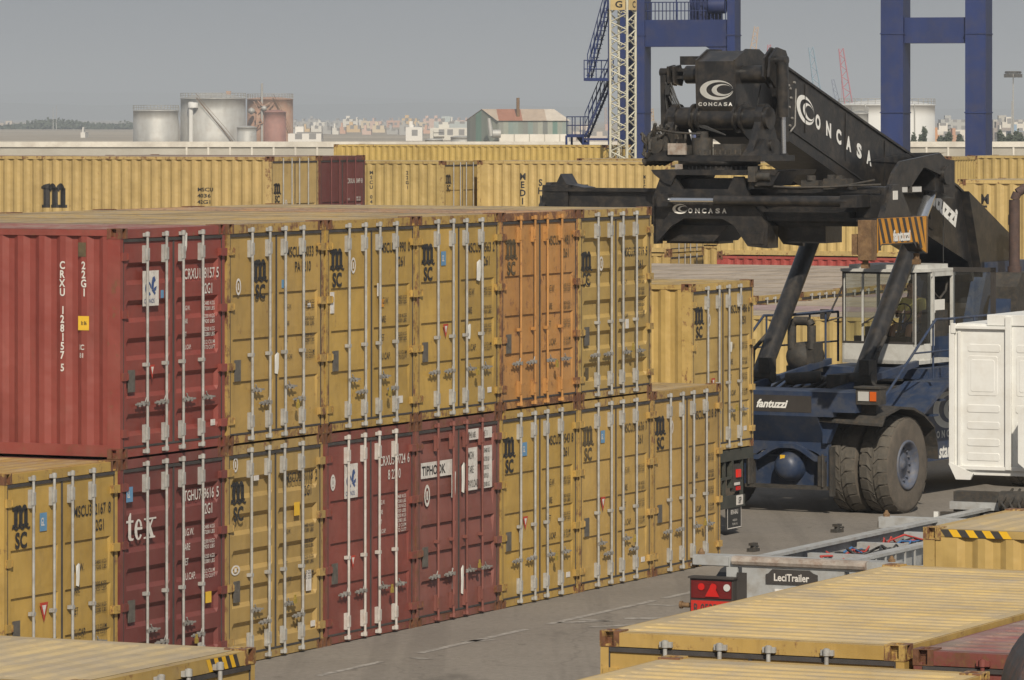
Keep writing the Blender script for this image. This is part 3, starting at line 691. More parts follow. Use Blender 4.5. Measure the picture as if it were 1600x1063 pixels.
# ---- rows further back (near corner of the door end, z of base)
def back(u, D, z, color, label, **k):
    x = (u-800)/FPX*D
    k.setdefault('detail', 1); k.setdefault('rust', .15)
    return container('shipping_container', (x, D, z), RZ, color, label, group=k.pop('group', 'containers stacked in the rows behind'), **k)
def left_end(u, D, L=6.058):
    q = Vector(((u-800)/FPX*D, D, 0))-E2*L; return 800+q.x/q.y*FPX, q.y
H9 = 2.896
back(424, 116, 0, (.48, .34, .12), 'pale yellow container under the long one with the big black letter, mostly hidden', L=12.192)
back(424, 116, 2.595, YSIDE, 'long pale yellow container with a big black letter m on its ribbed side, upper left', L=12.192, H=H9, rust=.30,
     decal=dict(csc=0, num=None, side=[('MSC_M', 6.42, 1.62, .60, 1, 0, 'black_ink'), ('MSCU', 2.05, 2.05, .09, 1.4, 0, 'black_ink'), ('4036', 2.05, 1.90, .09, 1.5, 0, 'black_ink'), ('42G1', 2.05, 1.75, .09, 1.4, 0, 'black_ink')], logo=.12, lz=1.95, stick=[oval(.75, 1.75)]), roofc=(.45, .33, .26))
q = Vector(((424-800)/FPX*116, 116, 0))+E1*2.50
container('shipping_container', (q.x, q.y, 0), RZ, (.30, .10, .07), 'red container under the maroon one in the second row, mostly hidden', group='containers stacked in the rows behind', detail=1)
container('shipping_container', (q.x, q.y, 2.595), RZ, (.14, .042, .040), 'maroon container with white triangle on its door, next to the long pale yellow one', H=H9, rust=.3, rodcol='paint', detail=1,
          group='containers stacked in the rows behind', decal=dict(csc=0, ink='white_ink', num=('CRXU', '62049', '8', 1.9), small=1, stick=[('ic', .30, 1.30, .12, .22), ('ic', .62, 1.25, .26, .10), ('ic', .68, 1.35, .14, .14)]))
for z, cl in ((0, (.46, .33, .11)), (2.595, (.48, .35, .13))):
    back(694, 138, z, cl, 'yellow container with doors showing between two ribbed sides, %s level' % ('upper' if z else 'lower'), kind='flat', rust=.2,
         decal=dict(csc=0, logo=.10, lz=2.2, side=[('MSCU 0403817', 2.35, 2.2, .10, .9, .14, 'black_ink'), ('22G1', 1.2, 2.2, .10, .9, .14, 'black_ink')]) if z else None)
for z, cl, lb in ((0, (.44, .31, .11), 'hidden yellow container under the one lettered down its side'), (2.595, (.50, .365, .145), 'yellow container with black words running down its ribbed side, centre back')):
    back(1047, 136.6, z, cl, lb, rust=.15, decal=dict(csc=0, side=[('MEDITERRANEAN', 4.62, 2.05, .19, .9, .235, 'black_ink'), ('SHIPPING', 4.05, 1.88, .19, .9, .235, 'black_ink'), ('MSCU', .8, 2.1, .1, .8, .14, 'black_ink')]) if z else None)
u_, d_ = left_end(1120, 134.6)
back(u_, d_, 0, (.33, .055, .045), 'red container at ground level showing under the machine spreader', rust=.15, decal=dict(csc=0, side=[('CRLU 2351', 1.9, 2.25, .13, .9, 0, 'white_ink')]))
back(u_, d_, 2.595, (.49, .36, .14), 'yellow container on top of the red one, behind the machine boom', rust=.2)
u_, d_ = left_end(1496, 97.5, 12.192)
back(u_, d_, 0, (.49, .36, .14), 'long yellow container at ground level behind the machine rear', L=12.192)
back(u_, d_, 2.595, (.51, .375, .15), 'long yellow container with black letters down its side at the right edge, upper level', L=12.192,
     decal=dict(csc=0, side=[('MEDITERRANEAN', 11.62, 2.10, .20, .9, .23, 'black_ink'), ('SHIPPING', 11.05, 1.92, .20, .9, .23, 'black_ink')]))
u_, d_ = left_end(1511, 150, 12.192)
back(u_, d_, 0, (.45, .32, .11), 'long yellow container in the back right row, lower level', L=12.192)
back(u_, d_, 2.66, (.49, .36, .14), 'long yellow container in the back right row, upper level', L=12.192)
q = Vector(((1484-800)/FPX*146, 146, 0))+E2*6.058+E1*W
for z in (0, 2.66):
    container('shipping_container', (q.x, q.y, z), RZ+math.pi, (.46, .34, .13), 'yellow container with its closed ribbed end showing left of the blue leg, %s level' % ('upper' if z else 'lower'), detail=1, group='containers stacked in the rows behind')
for z, nm in ((0, 'lower'), (2.74, 'upper')):
    back(947, 192, z, (.52, .37, .11), 'distant yellow container in the row before the harbour wall, %s level' % nm, L=12.192, rust=.22)
for z, nm in ((0, 'lower'), (2.595, 'upper')): back(1190, 144, z, (.42, .30, .11), 'yellow container glimpsed in the gap beneath the machine spreader, %s level' % nm, rust=.3)
# low block behind the chassis: one level high
k = 0
QL = ['nearest', 'second', 'third', 'fourth', 'fifth', 'sixth', 'seventh', 'eighth', 'ninth', 'tenth']
for i in range(6):
    p = Vector((8.35, 92.3, 0))+E1*(i*2.5)
    container('shipping_container', p, RZ, [(.49, .36, .14), (.28, .16, .17), (.45, .34, .15)][i % 3], '%s container from the front of the low block seen through the machine cab' % QL[i], detail=1, rust=.15,
              roofc=[(.42, .34, .24), (.34, .22, .24), (.42, .34, .24)][i % 3], group='low block of containers behind the machine', L=12.192 if i < 2 else 6.058)
for i in range(8):
    p = Vector(((1181-800)/FPX*100.5, 100.5, .13))+E1*(i*2.5)
    container('shipping_container', p, RZ, (.47, .33, .11), '%s container of the taller row whose door headers show above the low block' % QL[i], detail=2, rust=.2,
              roofc=(.40, .33, .26), group='low block of containers behind the machine', L=12.192)

# ------------------------------------------------------------------ ground and setting
def struct(o): o['kind'] = 'structure'; return o
def sheet(name, x0, y0, x1, y1, z, m, nx=1, ny=1):
    mb = MB(); mb.quad((x0, y0, z), (x1, y0, z), (x1, y1, z), (x0, y1, z)); return struct(mb.build(name, m))
sheet('ground', -14000, -300, 14000, 22000, -.012, 'far_ground')
sheet('yard_pavement', -220, -60, 220, 395, 0, 'asphalt')
mk = MB()
def gp(u, v): D = FPX*HC/(v-V0); return Vector(((u-800)/FPX*D, D, .004))
p0 = gp(402, 1052); 
for a, b, wd in ((0, 1.6, .10), (2.6, 5.6, .11), (6.3, 9.6, .11), (9.9, 15.0, .11), (15.6, 20.0, .12)):
    q0 = A0+E1*(a+2.2)-E2*1.30; q1 = A0+E1*(b+2.2)-E2*1.30
    mk.quad((q0.x, q0.y, .004), (q0.x+wd*.9, q0.y-wd*.43, .004), (q1.x+wd*.9, q1.y-wd*.43, .004), (q1.x, q1.y, .004))
struct(mk.build('lane_line', 'lane_paint'))
mk = MB()
for (u, v, ln, wd, an) in ((720, 1003, .5, .10, 10), (870, 973, .7, .14, 5), (905, 968, .5, .12, -12), (920, 980, 1.0, .12, 8), (975, 967, .8, .16, 3), (1005, 945, .5, .1, -6), (640, 1028, .35, .07, -12)):
    c = gp(u, v); d = Vector((math.cos(R(an)), math.sin(R(an))*3, 0)).normalized()*ln; n_ = Vector((-d.y, d.x, 0)).normalized()*wd*1.6
    n = 10; vs = []
    for i in range(n+1):
        t = i/n; ww = math.sin(math.pi*min(.97, max(.03, t)))**.5
        vs += [c+d*t+n_*ww*(.4+.2*math.sin(7*t+u)), c+d*t-n_*ww*(.4+.2*math.cos(5*t+v))]
    mk.add([(p.x, p.y, .004) for p in vs], [(2*i, 2*i+1, 2*i+3, 2*i+2) for i in range(n)])
struct(mk.build('worn_road_marking', 'lane_paint'))
# ------------------------------------------------------------------ reach stacker (x = right as seen, y = backwards, z up)
ST = empty('reach_stacker', (4.64, 79.6, 0), R(-30))
tag(ST, 'black and dark blue container handling machine with raised slanting boom and dual front tyres', 'reach stacker')
def S(): return MB()
# chassis
mb = S()
mb.box(-1.0, 1.3, .75, 1.05, 8.2, 1.55)
mb.prism([(1.2, .62), (8.3, .62), (8.3, 2.05), (5.2, 2.30), (3.9, 2.12), (2.3, 1.95), (.9, 1.78), (.9, 1.3)], 'x', .86, 1.06)     # right flank
mb.prism([(1.2, .62), (8.3, .62), (8.3, 2.05), (5.2, 2.30), (3.9, 2.12), (2.3, 1.95), (.9, 1.78), (.9, 1.3)], 'x', -1.06, -.86)
mb.prism([(-.2, 1.9), (3.0, 2.22), (3.0, 2.32), (-.2, 2.0)], 'x', .78, .86)
mb.prism([(-.2, 1.9), (3.0, 2.22), (3.0, 2.32), (-.2, 2.0)], 'x', -.86, -.78)
mb.box(-1.05, 3.0, 2.0, 1.05, 5.4, 2.18)      # cab deck
mb.box(-.72, 6.1, 1.9, -.45, 8.0, 3.9); mb.box(.45, 6.1, 1.9, .72, 8.0, 3.9)   # boom supports
mb.prism([(5.3, 2.1), (6.1, 2.1), (6.1, 3.8)], 'x', .45, .72); mb.prism([(5.3, 2.1), (6.1, 2.1), (6.1, 3.8)], 'x', -.72, -.45)
mb.box(-1.6, 6.6, 1.55, 1.6, 8.9, 2.6); mb.box(-1.3, 7.9, .7, 1.3, 9.1, 1.55)
ch = mb.build('chassis', 'blue_steel', ST)
# front frame with the maker's name
mb = S()
mb.box(-1.72, -1.20, 1.60, 1.30, -.95, 2.0); mb.box(-1.72, -.95, 1.88, 1.30, -.2, 2.0)
mb.box(1.30, -1.20, 1.68, 1.72, -.80, 2.0)
mb.prism([(-1.20, 1.60), (-.88, 1.16), (-.80, 1.16), (-.95, 1.60)], 'x', -1.3, 1.02)
mb.prism([(1.02, 1.60), (1.30, 1.60), (1.10, 1.16), (1.02, 1.16)], 'y', -1.0, -.85)
# lower face with the arched opening
n = 12; c0 = .35; pts = [(-.45, 1.16), (1.08, 1.16), (1.08, .88), (.98, .88)]
arch = [(c0+.62*math.cos(math.pi*i/n), .88+.20*math.sin(math.pi*i/n)) for i in range(n+1)]
pts = [(1.08, .88), (1.08, 1.16), (-.45, 1.16), (-.45, .88)]+arch[::-1]
for (x0, z0), (x1, z1) in zip(arch, arch[1:]): mb.prism([(x0, z0), (x1, z1), (x1, 1.16), (x0, 1.16)], 'y', -.90, -.80)
mb.box(.97, -.90, .45, 1.08, -.80, 1.16); mb.box(-.45, -.90, .45, -.27, -.80, 1.16)
fb = mb.build('front_frame', 'blue_steel', ST)
mb = S(); put_text(mb, 'fantuzzi', -.08, 1.73, .13, lambda x, z: (x, -1.207, z), 1.0, .05, .35); mb.build('lettering', 'emblem_white', fb)
mb = S(); mb.box(-.18, -1.205, 1.66, .92, -1.2, 1.93); mb.build('name_plate', 'hazard_black', fb)
# axle with round hub cover
mb = S(); mb.box(-.42, -.74, .44, 1.06, -.35, .90)
mb.lathe([(.001, -.34), (.10, -.335), (.17, -.30), (.22, -.22), (.25, -.10), (.255, 0)], (c0, -.74, .76), 'y', 28)
mb.prism([(-.42, .86), (-.16, .86), (.10, 1.02), (.22, 1.06), (.48, 1.06), (.60, 1.02), (.86, .86), (1.06, .86), (1.06, .93), (.88, .93), (.62, 1.09), (.48, 1.13), (.22, 1.13), (.08, 1.09), (-.18, .93), (-.42, .93)], 'y', -.98, -.76)
ax = mb.build('axle_housing', 'blue_steel', ST)
mb = S(); mb.box(c0-.07, -1.055, .86, c0+.01, -1.03, .95); mb.build('yellow_sticker', 'yellow_sticker', ax)
mb = S(); mb.box(-.40, -.98, .40, 1.10, -.86, .46); mb.tube([(1.02, -1.0, .45), (1.02, -1.0, .98)], .02, 8); mb.tube([(-.32, -1.0, .45), (-.32, -1.0, .98)], .02, 8)
for x in (.99, -.30): mb.box(x-.06, -.99, .46, x+.06, -.9, .95)
mb.box(1.12, -.95, .3, 1.18, -.85, 1.1); mb.build('step_frame', 'dusty_steel', ST)
# wheels
def wheel(parent, x0, wd, y, r, out=1):
    """tyre spanning x0..x0+wd"""
    mb = S(); s = wd; hr = r*.50
    prof = [(hr, .02*s), (hr*1.25, 0), (r*.90, .0), (r*.965, .03*s), (r, .10*s), (r, .90*s), (r*.965, .97*s), (r*.90, s), (hr*1.25, s), (hr, .98*s)]
    mb.lathe(prof[:5], (x0, y, r), 'x', 56, 1); mb.lathe(prof[4:6], (x0, y, r), 'x', 56, 0); mb.lathe(prof[5:], (x0, y, r), 'x', 56, 1)
    t = mb.build('wheel', ['tyre', 'tyre_side'], parent)
    # tread: dark slanting cuts at the shoulders (grooves between lugs modelled as raised lugs)
    mb = S(); nl = 24
    for i in range(nl):
        for side in (0, 1):
            a0 = 2*math.pi*(i+.5*side)/nl; a1 = a0+2*math.pi/nl*.82
            vs = []
            for xx, k in ((0, 0), (.30, 0), (.46, .10)) if side == 0 else ((1, 0), (.70, 0), (.54, .10)):
                for aa in (a0+k, a1+k):
                    for rr in (r*.985, r*1.035 if xx not in (0, 1) else r*.99):
                        vs.append((x0+s*(.02+.96*xx), y+rr*math.cos(aa), r+rr*math.sin(aa)))
            f = []
            for j in range(2):
                b = j*4; f += [(b+1, b+3, b+7, b+5), (b, b+1, b+5, b+4), (b+2, b+6, b+7, b+3)]
            f += [(0, 2, 3, 1), (8, 9, 11, 10)]
            mb.add(vs, f)
    mb.build('tread', 'tyre', t)
    mb = S(); xo = x0+s if out > 0 else x0
    sg = 1 if out > 0 else -1
    mb.lathe([(hr*1.03, -.02*sg), (hr*1.03, .015*sg), (hr*.93, .02*sg), (hr*.88, -.06*sg), (hr*.80, -.10*sg), (hr*.55, -.12*sg), (hr*.50, -.10*sg), (hr*.20, -.10*sg), (hr*.16, -.06*sg), (.001, -.06*sg)], (xo, y, r), 'x', 36)
    for i in range(14):
        a = 2*math.pi*i/14; c = (xo-.115*sg, y+hr*.67*math.cos(a), r+hr*.67*math.sin(a)); mb.cyl(c, (c[0]+.04*sg, c[1], c[2]), .022, 6)
    mb.build('rim', 'blue_rim', t)
    return t
M['blue_rim'] = simple('dusty_blue_rim', (.085, .10, .14), .6, 0, .2, 5, dirt=(.15, .13, .11), dirt_amt=.7)
WR = .785
for x0, o in ((.98, 1), (1.56, 1), (-1.49, -1), (-2.07, -1)): wheel(ST, x0, .51, 0, WR, o)
for x0, o in ((1.15, 1), (-1.66, -1)): wheel(ST, x0, .51, 6.4, WR, o)
# fenders
for sx in (1, -1):
    mb = S()
    outer = [(-1.12, 1.55), (-.98, 1.70), (-.45, 1.80), (.05, 1.76), (.45, 1.64), (.85, 1.42), (.98, 1.1), (1.0, .9)]
    for (y0, z0), (y1, z1) in zip(outer, outer[1:]):
        mb.add([(sx*.93, y0, z0), (sx*2.15, y0, z0-.04), (sx*2.15, y1, z1-.04), (sx*.93, y1, z1), (sx*.93, y0, z0-.03), (sx*2.15, y0, z0-.08), (sx*2.15, y1, z1-.08), (sx*.93, y1, z1-.03)],
               [(0, 1, 2, 3), (7, 6, 5, 4), (0, 4, 5, 1), (3, 2, 6, 7), (1, 5, 6, 2)])
    mb.build('fender', 'dusty_steel', ST)
# headlamps
for x in (1.93, -1.93):
    mb = S(); mb.box(x-.22, -1.20, 1.82, x+.20, -.95, 2.08); mb.box(x-.24, -1.23, 2.08, x+.22, -.9, 2.11); mb.box(x-.25, -1.0, 1.66, x+.05, -.9, 1.84)
    h = mb.build('headlight', 'dusty_steel', ST)
    mb = S(); mb.box(x-.17, -1.215, 1.88, x+.02, -1.2, 2.03); mb.build('lens', 'clear_lens', h)
    mb = S(); mb.box(x+.04, -1.215, 1.88, x+.15, -1.2, 2.03); mb.build('indicator', 'orange_lens', h)
# flank logo and lettering
mb = S(); fnr = lambda x, z: (1.064, x, z)
double_c(mb, fnr, 3.72, 1.46, .60, asp=.52)
for i, chx in enumerate('CONCASA'): put_fit(mb, chx, 3.06+.2*i, 1.00, .12, .13, fnr, .06); mb.build('logo', 'emblem_white', ch)
mb = S(); put_text(mb, 'star', 3.35, .66, .24, fnr, .9, .04, .2); mb.build('lettering', 'emblem_white', ch)
# clutter between the frame beams
mb = S()
mb.lathe([(.001, -.3), (.12, -.28), (.13, .3), (.001, .32)], (.15, 1.0, 2.0), 'x', 14); mb.box(-.6, .6, 1.75, .9, 2.6, 1.92)
for i in range(9): 
    x = -.6+i*.16; mb.tube([(x, .4, 1.95), (x+.05, .9, 2.12+.05*math.sin(i)), (x+.12, 1.6, 2.05), (x+.05, 2.6, 2.0)], .022, 6)
mb.box(.5, .2, 1.95, .75, .75, 2.2); mb.cyl((-.3, .3, 2.1), (.25, .5, 2.15), .10, 12)
mb.build('hydraulic_unit', 'dusty_steel', ST)
# ---- boom
prof = [(1.32, 7.24), (1.32, 6.10), (-1.13, 5.32), (-4.4, 4.32), (-5.75, 3.92), (-6.0, 3.55), (-6.75, 3.15), (-7.25, 3.3), (-7.32, 4.32), (-5.3, 5.22), (-2.1, 6.18)]
prof = [(-a, z) for a, z in prof]
mb = S(); mb.prism(prof, 'x', -.5, .5)
# flange lips on the top edges and end collar
for x in (-.53, .47):
    mb.prism([(-1.32, 7.24), (2.1, 6.18), (5.3, 5.22), (7.32, 4.32), (7.32, 4.36), (5.3, 5.26), (2.1, 6.22), (-1.32, 7.28)], 'x', x, x+.06)
mb.box(-.56, -1.42, 6.04, .56, -1.30, 7.30)
for sx in (1,):
    mb.prism([(5.45, 5.15), (7.32, 4.32), (7.25, 3.3), (6.75, 3.15), (6.05, 3.58)], 'x', .5, .66); mb.prism([(5.45, 5.15), (7.32, 4.32), (7.25, 3.3), (6.75, 3.15), (6.05, 3.58)], 'x', -.66, -.5)
bo = mb.build('boom', 'black_steel', ST)
mb = S()
sl_ = -.312; cs = math.cos(math.atan(sl_)); sn = math.sin(math.atan(sl_))
def bfn(x, z):   # along the boom side, origin near the head
    return (.506, -1.02+x*cs, 6.73+x*sn+z)
double_c(mb, lambda x, z: bfn(x, z), .46, -.04, .34, asp=.66)
v = .84
for chx in 'ONCASA':
    put_fit(mb, chx, v, -.20, .225, .195, bfn, .07); v += .405
mb.build('lettering', 'emblem_white', bo)
mb = S(); put_text(mb, 'fantuzzi', 3.86, -.33, .33, lambda x, z: (.506, x, 5.98-(x-3.4)*.44+z-.30), 1.0, .07, .3); mb.build('lettering', 'emblem_white', bo)
# bolts and slide blocks at the boom mouth
mb = S()
for z, y in ((6.9, -1.15), (6.75, -1.12), (6.6, -1.18), (6.42, -1.08), (6.3, -1.16), (7.0, -1.0), (6.95, -1.2)): mb.cyl((.50, y, z), (.53, y, z), .02, 8)
mb.tube([(.54, -1.0, 6.9), (.54, -1.03, 6.3), (.54, -1.2, 6.2)], .014, 6)
mb.build('bolts', 'handle_steel', bo)
mb = S()
for y in (-.6, .9, 2.4, 4.2): mb.tube([(.508, y, 6.98-.312*(y+.6)), (.508, y, 6.98-.312*(y+.6)-.80)], .008, 5)
mb.tube([(.512, -1.2, 6.25), (.512, 4.3, 4.50)], .010, 5)
mb.build('weld_seam', 'black_steel', bo)
mb = S(); mb.tube([(-.1, -.8, 7.12), (-.1, 1.5, 6.42), (-.1, 4, 5.68)], .04, 8); mb.tube([(.2, -.8, 7.12), (.2, 1.5, 6.42), (.2, 4, 5.68)], .03, 8); mb.build('hose', 'hose', bo)
# cylinder brackets with work lamps
for sx in (1, -1):
    mb = S()
    X = lambda a, b: (min(sx*a, sx*b), max(sx*a, sx*b))
    mb.prism([(1.30, 5.28), (1.45, 5.50), (1.75, 5.70), (3.30, 5.83), (3.75, 5.62), (3.75, 5.25), (3.45, 5.15), (3.35, 5.45), (2.65, 5.60), (2.15, 5.28)], 'x', *X(1.06, 1.12))
    mb.prism([(1.75, 5.70), (3.30, 5.83), (4.6, 5.83), (3.0, 5.66)], 'x', *X(.5, .52))
    mb.add([(sx*.5, 3.0, 5.66), (sx*1.12, 1.75, 5.70), (sx*1.12, 3.30, 5.83), (sx*.5, 4.9, 5.83), (sx*.5, 2.5, 5.28), (sx*1.12, 1.30, 5.30)], [(0, 1, 2, 3), (0, 4, 5, 1)])
    mb.prism([(4.0, 5.05), (4.0, 5.7), (3.2, 5.75), (3.2, 5.2)], 'x', *X(.5, 1.06))
    mb.cyl((sx*.95, 3.50, 5.45), (sx*1.17, 3.50, 5.45), .16, 16)
    br = mb.build('cylinder_bracket', 'black_steel', bo)
    if sx == 1:
        for y in (1.55, 2.10):
            mb = S(); mb.box(1.0, y-.0, 5.17, 1.14, y+.42, 5.28); lp = mb.build('work_lamp', 'dusty_steel', br)
            mb = S(); mb.box(1.141, y+.04, 5.185, 1.15, y+.38, 5.27); mb.build('lens', 'clear_lens', lp)
# lift cylinders
for sx, p0, p1 in ((1, Vector((.86, .675, 2.04)), Vector((.86, 3.72, 5.44))), (-1, Vector((-1.05, .776, 2.03)), Vector((-1.05, 3.68, 5.44)))):
    d = p1-p0
    mb = S(); mb.cyl(p0-d*.02, p0+d*.745, .155, 24); mb.cyl(p0+d*.71, p0+d*.755, .17, 24); mb.cyl(p0+Vector((-.16, 0, 0)), p0+Vector((.16, 0, 0)), .17, 16)
    c = mb.build('lift_cylinder', 'black_steel', ST)
    mb = S(); mb.cyl(p0+d*.74, p1, .105, 20); mb.build('piston_rod', 'chrome', c)
    mb = S(); mb.cyl(p0+d*.95, p1+d*.03, .14, 16); mb.build('rod_eye', 'black_steel', c)
    mb = S(); mb.tube([p0+Vector((.17*sx, .1, .1)), p0+d*.12+Vector((.22*sx, -.1, .1)), p0+d*.22+Vector((.16*sx, 0, 0))], .035, 8)
    mb.box(p0.x+.1, p0.y-.2, p0.z+.15, p0.x+.28, p0.y+.1, p0.z+.4); mb.cyl(p0+Vector((-.25, -.05, .05)), p0+Vector((.3, -.05, .1)), .12, 12); mb.build('valve_block', 'dusty_steel', c)
# ---- inner boom and head
mb = S()
mb.prism([(-2.78, 7.33), (-2.40, 7.50), (-1.95, 7.50), (-1.2, 7.15), (-1.2, 6.15), (-1.9, 5.98), (-2.3, 6.12), (-2.55, 6.26), (-2.72, 6.45), (-2.78, 6.6)], 'x', -.33, .33)
for x in (-.36, .33): mb.prism([(-2.80, 7.35), (-2.40, 7.53), (-1.95, 7.53), (-1.6, 7.38), (-1.55, 6.2), (-2.3, 6.07), (-2.58, 6.22), (-2.76, 6.42)], 'x', x, x+.03)
mb.cyl((-.66, -2.5, 7.12), (.85, -2.5, 7.12), .145, 24); mb.cyl((-.90, -2.62, 6.42), (.90, -2.62, 6.42), .18, 24)
mb.box(-.30, -2.3, 7.28, -.9, -2.05, 7.42)
for x in (-.45, -.33, .33, .45): mb.cyl((x-.02, -2.62, 6.42), (x+.02, -2.62, 6.42), .235, 24)
hd = mb.build('boom_head', 'black_steel', ST)
mb = S(); fnh = lambda x, z: (x, -2.786, z)
double_c(mb, fnh, .02, 6.87, .30, asp=.53)
for i, chx in enumerate('CONCASA'): put_fit(mb, chx, -.31+.092*i, 6.62, .055, .068, fnh, .07); mb.build('logo', 'emblem_white', hd)
# tilt cylinders with their arms
for sx in (1, -1):
    mb = S(); X = sorted
    for xa in (.80, .90):
        mb.prism([(-2.74, 7.08), (-2.50, 6.90), (-2.25, 7.05), (-2.05, 7.35), (-2.15, 7.50), (-2.45, 7.55), (-2.70, 7.38)] if sx == 1 else [(-2.66, 6.98), (-2.4, 6.94), (-2.32, 7.1), (-2.45, 7.28), (-2.68, 7.25)], 'x', *X((sx*xa, sx*(xa+.04))))
    if sx == -1:
        for zz in (7.05, 7.17): mb.prism([(-.62, -2.40), (-.62, -2.62), (-1.12, -2.56), (-1.12, -2.46)], 'z', zz, zz+.05)
    mb.cyl((sx*.86, -2.5, 7.34 if sx == 1 else 7.16), (sx*1.14, -2.5, 7.34 if sx == 1 else 7.16), .07, 14)
    mb.build('tilt_arm', 'black_steel', hd)
    mb = S(); zt = 7.32 if sx == 1 else 7.12; zl = 6.44 if sx == 1 else 6.26
    mb.cyl((sx*1.05, -2.5, zt), (sx*1.05, -2.47, zl), .095, 18); c = mb.build('tilt_cylinder', 'black_steel', hd)
    mb = S(); mb.cyl((sx*1.05, -2.47, zl), (sx*1.05, -2.45, 5.86), .04, 12); mb.build('piston_rod', 'chrome', c)
mb = S()
for k in range(4):
    mb.tube([(-1.0+.03*k, -2.6, 7.0), (-.92+.04*k, -2.62, 6.75), (-.72+.04*k, -2.7, 6.45), (-.3+.02*k, -2.75, 6.28+.01*k), (.15, -2.72, 6.15)], .014, 6)
mb.tube([(-.98, -2.6, 7.0), (-1.0, -2.6, 6.7), (-.95, -2.6, 6.4), (-.98, -2.6, 6.0)], .012, 6); mb.tube([(.62, -2.4, 6.95), (.55, -2.4, 6.6)], .012, 6)
mb.box(-.98, -2.66, 6.8, -.90, -2.58, 6.95)
mb.build('hose', 'hose', hd)
# ---- rotator
mb = S()
for sx in (1, -1):
    X = lambda a, b: sorted((sx*a, sx*b))
    top = [(-2.62+.22*math.cos(a), 6.54+.22*math.sin(a)) for a in [math.pi*(1.1-i*1.2/10) for i in range(11)]]
    mb.prism([(-3.15, 5.93)]+top+[(-2.2, 6.1), (-2.05, 5.93)], 'x', *X(.72, .84)); mb.prism([(-3.2, 5.93), (-2.85, 6.2), (-2.4, 6.2), (-2.0, 5.93)], 'x', *X(.68, .92))
    mb.cyl((sx*.84, -2.62, 6.10), (sx*.95, -2.62, 6.10), .10, 6)
mb.box(-1.02, -3.2, 5.85, 1.02, -2.0, 5.94)
mb.lathe([(.62, 0), (.62, .10), (.66, .10), (.66, .16)], (0, -2.65, 5.69), 'z', 40)
for i in range(48):
    a = 2*math.pi*i/48; mb.box(.62*math.cos(a)-.01, -2.65+.62*math.sin(a)-.01, 5.70, .64*math.cos(a)+.01, -2.65+.64*math.sin(a)+.01, 5.77)
ro = mb.build('rotator', 'black_steel', ST); ro.location.z = -.11
mb = S(); mb.cyl((-.15, -2.95, 5.94), (-.15, -2.95, 6.22), .17, 16); mb.cyl((-.15, -2.95, 6.22), (-.15, -2.95, 6.32), .10, 12); mb.box(-.62, -3.2, 5.95, -.28, -2.9, 6.10)
mb.box(-1.0, -3.1, 5.94, -.70, -2.4, 6.28); mb.box(.1, -3.05, 5.94, .6, -2.6, 6.12); mb.cyl((-.9, -3.15, 6.1), (-.9, -2.5, 6.1), .14, 12)
rdh = random.Random(21)
for i in range(16):
    p = Vector((rdh.uniform(-1.1, -.65), rdh.uniform(-3.2, -2.7), 5.90)); pts = [p]
    for k in range(5): p = p+Vector((rdh.uniform(-.07, .08), rdh.uniform(-.08, .08), rdh.uniform(.05, .13))); pts.append(p)
    mb.tube(pts, rdh.uniform(.018, .035), 6)
for i in range(5): mb.cyl((-1.12+.03*i, -3.1+.1*i, 5.82), (-.95+.03*i, -3.1+.1*i, 5.90), .07, 8)
mb.tube([(-.9, -3.1, 6.35), (-.5, -3.2, 6.30), (-.1, -3.1, 6.28)], .02, 6)
for i in range(9): mb.cyl((-.05+.09*i, -3.22, 5.96), (-.05+.09*i, -3.22, 6.03), .022, 6)
mb.build('slew_motor', 'dusty_steel', ro)
mb = S(); mb.box(-.62, -3.24, 5.95, -.30, -3.2, 6.13); mb.box(-.5, -3.22, 5.72, -.38, -3.18, 5.80); mb.box(-.2, -3.22, 5.72, -.08, -3.18, 5.80); mb.build('control_box', 'worn_beam', ro)
# ---- spreader
SP = S()
SP.box(-2.85, -.34, 4.78, 2.85, .34, 5.28)
SP.box(-2.9, -.42, 5.24, 2.9, -.34, 5.30); SP.box(-2.9, -.42, 4.72, 2.9, -.30, 4.80); SP.box(-1.0, -.62, 4.80, 2.6, -.34, 4.86)
SP.box(1.0, -.60, 4.80, 2.45, -.34, 4.95)
SP.box(-.7, -.5, 5.28, .7, .5, 5.46)
SP.prism([(-.85, 5.60), (-.80, 5.53), (-.62, 5.40), (-.5, 5.36), (-.42, 5.52), (1.28, 5.52), (1.33, 5.60)], 'y', -.82, .82)
SP.prism([(.85, 5.36), (1.22, 5.36), (1.36, 5.58), (.95, 5.58)], 'y', -.80, .0)
sp = SP.build('spreader', 'black_steel', ST); sp.location = (.016, -2.65, 0); sp.rotation_euler = (0, 0, R(4.6))
pl = [(-.82, 4.42), (-.84, 5.15), (-.70, 5.50), (-.47, 5.50), (-.32, 5.30), (.46, 5.30), (.56, 5.50), (.72, 5.50), (.80, 5.25), (.89, 5.07), (1.14, 4.73), (1.14, 4.37), (.80, 4.40), (.56, 4.73), (.36, 4.83), (-.29, 4.83), (-.52, 4.70), (-.78, 4.42)]
for y0, y1 in ((-.78, -.70), (.70, .78)):
    mb = S(); mb.prism(pl, 'y', y0, y1)
    if y0 < 0: mb.box(.86, -.795, 4.44, 1.08, -.78, 4.62); mb.box(-.82, -.78, 4.42, -.78, -.5, 5.15); mb.prism([(1.14, 4.37), (1.14, 4.73), (.89, 5.07), (.85, 5.0), (1.08, 4.7), (1.08, 4.37)], 'y', -.70, -.34)
    p_ = mb.build('side_plate', 'black_steel', sp)
    if y0 < 0:
        mb = S(); f = lambda x, z: (x, -.786, z)
        double_c(mb, f, -.36, 4.98, .13, asp=.60); v = -.22
        for chx in 'ONCASA': put_fit(mb, chx, v, 4.92, .075, .078, f, .06); v += .118
        mb.build('lettering', 'emblem_white', p_)
